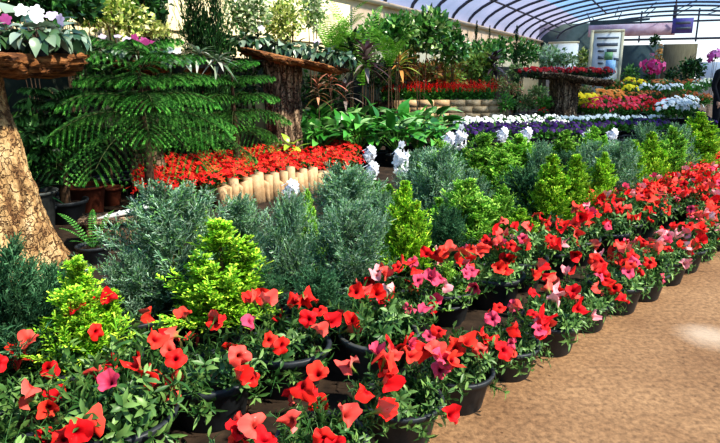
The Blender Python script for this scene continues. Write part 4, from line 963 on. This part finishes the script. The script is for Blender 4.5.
# gable end
def gpt(px, py, d=GL):  # point of the gable plane seen at a pixel
    r = np.array(ray(px, py)); k = d/(r[0]*A[0]+r[1]*A[1]); q = r*k; return (q[0]*B[0]+q[1]*B[1], q[2]+H)     # lateral, height
def gpanel(name, px0, py0, px1, py1, d, mat, th=.06, label=None, cat=None, parent=None, lower=None):
    l0, za = gpt(px0, py0, d); l1, zb = gpt(px1, py0, d); z1_ = gpt(px1, py1, d)[1] if lower is None else lower
    m = MB(); m.quadbox(gh(d, l0), gh(d, l1), th, z1_, (za+zb)/2)
    if parent is None and label is None: return struct(name, m, mat)
    o = link(name, m.mesh(name, mat, False), parent)
    if label: tag(o, label, cat)
    return o
i += 1; m = MB(); m.tube([gh(GL, WD*math.cos(a), ZW) for a in (0, math.pi)], .06, (1, 1, 1)); m.tube([gh(GL, WD-.7, 3.9), gh(GL, -WD+.7, 3.9)], .05, (1, 1, 1)); struct(f'beam_{i}', m, STEEL, True)
i += 1; m = MB(); m.tube([gh(GL, 0, 4.0), gh(GL, 0, ZC+.05)], .09, (1, 1, 1)); struct(f'beam_{i}', m, STEEL, True)
i += 1; m = MB(); m.tube([gh(20, 0, ZC-.4), gh(20, 0, ZC)], .04, (1, 1, 1)); m.tube([gh(20, -3, 4.3), gh(20, 3, 4.3)], .03, (1, 1, 1)); struct(f'beam_{i}', m, STEEL, True)
for j, px in enumerate((640, 697)):
    i += 1; l_, z_ = gpt(px, 30); m = MB(); m.tube([gh(GL, l_, 2.9), gh(GL, l_, arch(l_)-.1)], .04, (1, 1, 1)); struct(f'beam_{i}', m, STEEL, True)
gpanel('wall_far_screen', 622, 45, 664, 90, GL-.5, DKGREEN, lower=0)
gpanel('wall_far_reed', 664, 44, 698, 90, GL-.4, TANP, lower=0)
gpanel('wall_far_low', 698, 62, 760, 90, GL-.5, WHITEPLA, lower=0)
gpanel('wall_far_left', 540, 24, 592, 60, GL-.3, DKGREEN, lower=0)
gpanel('banner', 589, 24, 676, 35, GL-.8, BANNER, .04, 'long faded pink banner stretched across the far gable', 'banner')
m = MB(); l0, za = gpt(590, 22, GL-.6); l1, zb = gpt(650, 18, GL-.6); m.add([gh(GL-.6, l0, za-.25), gh(GL-.6, l1, zb-.1), gh(GL-.6, l1, zb), gh(GL-.6, l0, za+.05)], [(0, 1, 2, 3)], (1, 1, 1))
tag(link('shade_cloth', m.mesh('shade_cloth', DKGREEN, False)), 'narrow dark cloth strip hanging above the pink banner', 'cloth')
o = thing('notice_board', 'violet board with darker print beside the pink banner', 'sign')
gpanel('board', 673, 18, 694, 33, GL-1.0, PURP, .05, parent=o)
for yy in (21.5, 27): gpanel('print_line', 676, yy, 691, yy+2.2, GL-1.05, INK, .03, parent=o)
# white panels
o = thing('white_hoarding', 'plain white panels leaning beyond the silvery shrub', 'panel')
gpanel('panel', 549, 42, 579, 66, 27, WHITEPLA, .05, parent=o, lower=0); gpanel('batten', 548.5, 41.5, 579.5, 43, 26.97, CREAM, .06, parent=o)
# framed white board
o = thing('display_board', 'tall white framed board with grey writing and a small picture', 'sign'); DB = 22.
gpanel('panel', 592.5, 31, 624, 80, DB, WHITEPLA, .04, parent=o, lower=0)
gpanel('frame', 591, 30, 594.5, 84, DB-.03, CREAM, .06, parent=o, lower=0); gpanel('frame', 621.5, 30, 625, 84, DB-.03, CREAM, .06, parent=o, lower=0); gpanel('frame', 591, 29.5, 625, 32, DB-.03, CREAM, .06, parent=o)
for (x0, yy, x1, h_) in [(597, 37, 619, 1.6), (597, 43, 618, 3), (598, 50, 604, 2), (607, 49, 617, 3), (598, 56, 604, 3), (598, 62, 603, 2), (614, 58, 619, 3)]:
    gpanel('print_line', x0, yy, x1, yy+h_, DB-.05, INK, .03, parent=o)
gpanel('picture', 605, 52, 613, 60, DB-.05, PICG, .03, parent=o); gpanel('picture', 606, 60, 616, 74, DB-.05, PICB, .03, parent=o)

# ---------------------------------------------------------------- person at the frame edge
def person():
    x, y, _ = atY(725, 70, 12.0)
    root = thing('person', 'person in dark clothes standing at the far end of the bed', 'person', (x, y, 0), .5)
    P = {'pel': (0, 0, .95), 'wa': (0, 0, 1.1), 'ch': (0, 0, 1.32), 'nk': (0, 0, 1.48), 'n2': (0, -.01, 1.54), 'sl': (.19, 0, 1.42), 'el': (.25, .03, 1.14), 'wl': (.24, -.08, .9), 'hl': (.23, -.1, .82), 'sr': (-.19, 0, 1.42), 'er': (-.25, .03, 1.14), 'wr': (-.24, -.08, .9), 'hr': (-.23, -.1, .82),
         'hpl': (.1, 0, .9), 'kl': (.11, -.02, .5), 'al': (.11, .02, .08), 'tl': (.12, -.12, .03), 'hpr': (-.1, 0, .9), 'kr': (-.11, -.02, .5), 'ar': (-.11, .02, .08), 'tr': (-.12, -.12, .03)}
    R = {'pel': .15, 'wa': .14, 'ch': .16, 'nk': .07, 'n2': .055, 'sl': .075, 'el': .055, 'wl': .04, 'hl': .03, 'hpl': .1, 'kl': .07, 'al': .05, 'tl': .035}
    ks = list(P); E = [('pel', 'wa'), ('wa', 'ch'), ('ch', 'nk'), ('nk', 'n2'), ('ch', 'sl'), ('sl', 'el'), ('el', 'wl'), ('wl', 'hl'), ('ch', 'sr'), ('sr', 'er'), ('er', 'wr'), ('wr', 'hr'), ('pel', 'hpl'), ('hpl', 'kl'), ('kl', 'al'), ('al', 'tl'), ('pel', 'hpr'), ('hpr', 'kr'), ('kr', 'ar'), ('ar', 'tr')]
    me = bpy.data.meshes.new('body'); me.from_pydata([P[k] for k in ks], [(ks.index(a), ks.index(b)) for a, b in E], [])
    o = link('body', me, root); me.materials.append(DARKC); md = o.modifiers.new('skin', 'SKIN'); md.use_smooth_shade = True
    for i_, k_ in enumerate(ks):
        rr = R.get(k_) or R[k_[:-1]+'l'] if k_ in R or k_[:-1]+'l' in R else .05
        me.skin_vertices[0].data[i_].radius = (rr, rr*.8)
        me.skin_vertices[0].data[i_].use_root = (k_ == 'pel')
    o.modifiers.new('sub', 'SUBSURF').levels = 1; o.modifiers['sub'].render_levels = 2
    m = MB(); K = 20
    pr = [(.001, -.125), (.035, -.12), (.055, -.09), (.068, -.04), (.075, .02), (.074, .06), (.055, .1), (.03, .118), (.001, .122)]; m.lathe(pr, k=K)
    v = m.v[0]; v[:, 1] *= 1.2; fm = v[:, 1] < -.06
    nose = (np.abs(v[:, 0]) < .02) & fm & (np.abs(v[:, 2]+.02) < .045); v[nose, 1] -= .018
    for sx in (1, -1): m.lathe([(.001, -.03), (.014, -.01), (.016, .01), (.001, .03)], k=8, center=(sx*.077, .0))
    for sx in (1, -1): m.lathe([(.001, .0), (.009, .006), (.001, .012)], k=8, center=(sx*.028, -.088))
    m.box(-.022, -.086, -.062, .022, -.078, -.054, (1, 1, 1))
    link('head', m.mesh('head', SKIN), root, (0, -.015, 1.65))
    m = MB(); m.lathe([(.078, -.08), (.088, -.02), (.088, .04), (.07, .1), (.04, .13), (.001, .135)], k=K); v = m.v[0]; v[:, 1] = v[:, 1]*1.2+.018
    fr = (v[:, 1] < -.03) & (v[:, 2] < .06); v[fr, 1] += .05; v[fr, 0] *= .8
    link('hair', m.mesh('hair', HAIR), root, (0, -.01, 1.65))
    for sx in (1, -1):
        m = MB(); m.tube([(0, 0, 0), (0, -.01, -.04), (0, -.02, -.085)], [.028, .036, .03], (1, 1, 1), k=10)
        for f_ in range(4):
            xx = -.024+.016*f_; l_ = (.06, .07, .066, .052)[f_]; m.tube([(xx, -.02, -.08), (xx, -.03, -.08-l_*.5), (xx, -.02, -.08-l_)], [.008, .0075, .006], (1, 1, 1), k=6)
        m.tube([(-.026*sx, -.02, -.03), (-.045*sx, -.035, -.06), (-.048*sx, -.04, -.085)], [.011, .009, .007], (1, 1, 1), k=6)
        link('hand', m.mesh('hand', SKIN), root, (sx*.235, -.09, .85), scale=.9)
person()

# ---------------------------------------------------------------- light
w = bpy.data.worlds.new('world'); sc.world = w; w.use_nodes = True; n = w.node_tree.nodes; l = w.node_tree.links; n.clear()
out = n.new('ShaderNodeOutputWorld'); bg = n.new('ShaderNodeBackground'); tc = n.new('ShaderNodeTexCoord'); sx = n.new('ShaderNodeSeparateXYZ'); cr = n.new('ShaderNodeValToRGB')
e = cr.color_ramp.elements; e[0].position = 0; e[0].color = (1.0, 1.0, 1.0, 1); e[1].position = .5; e[1].color = (.3, .5, .85, 1)
q = e.new(.05); q.color = (.85, .96, 1, 1); q = e.new(.12); q.color = (.45, .78, 1, 1)
l.new(tc.outputs['Generated'], sx.inputs[0]); l.new(sx.outputs['Z'], cr.inputs['Fac']); l.new(cr.outputs[0], bg.inputs['Color']); l.new(bg.outputs[0], out.inputs[0])
bg.inputs['Strength'].default_value = .8
sl = bpy.data.lights.new('sun', 'SUN'); so = bpy.data.objects.new('sun', sl); COL.objects.link(so)
sl.energy = 5.2; sl.angle = math.radians(2.0); sl.color = (1, .93, .8)
from mathutils import Vector
so.rotation_euler = Vector(tuple(SUN)).to_track_quat('Z', 'Y').to_euler()
sc.view_settings.view_transform = 'Standard'; sc.view_settings.look = 'Medium High Contrast'; sc.view_settings.exposure = 0.55; sc.view_settings.gamma = 1.0
sc.cycles.max_bounces = 6; sc.cycles.transparent_max_bounces = 12; sc.cycles.use_denoising = True
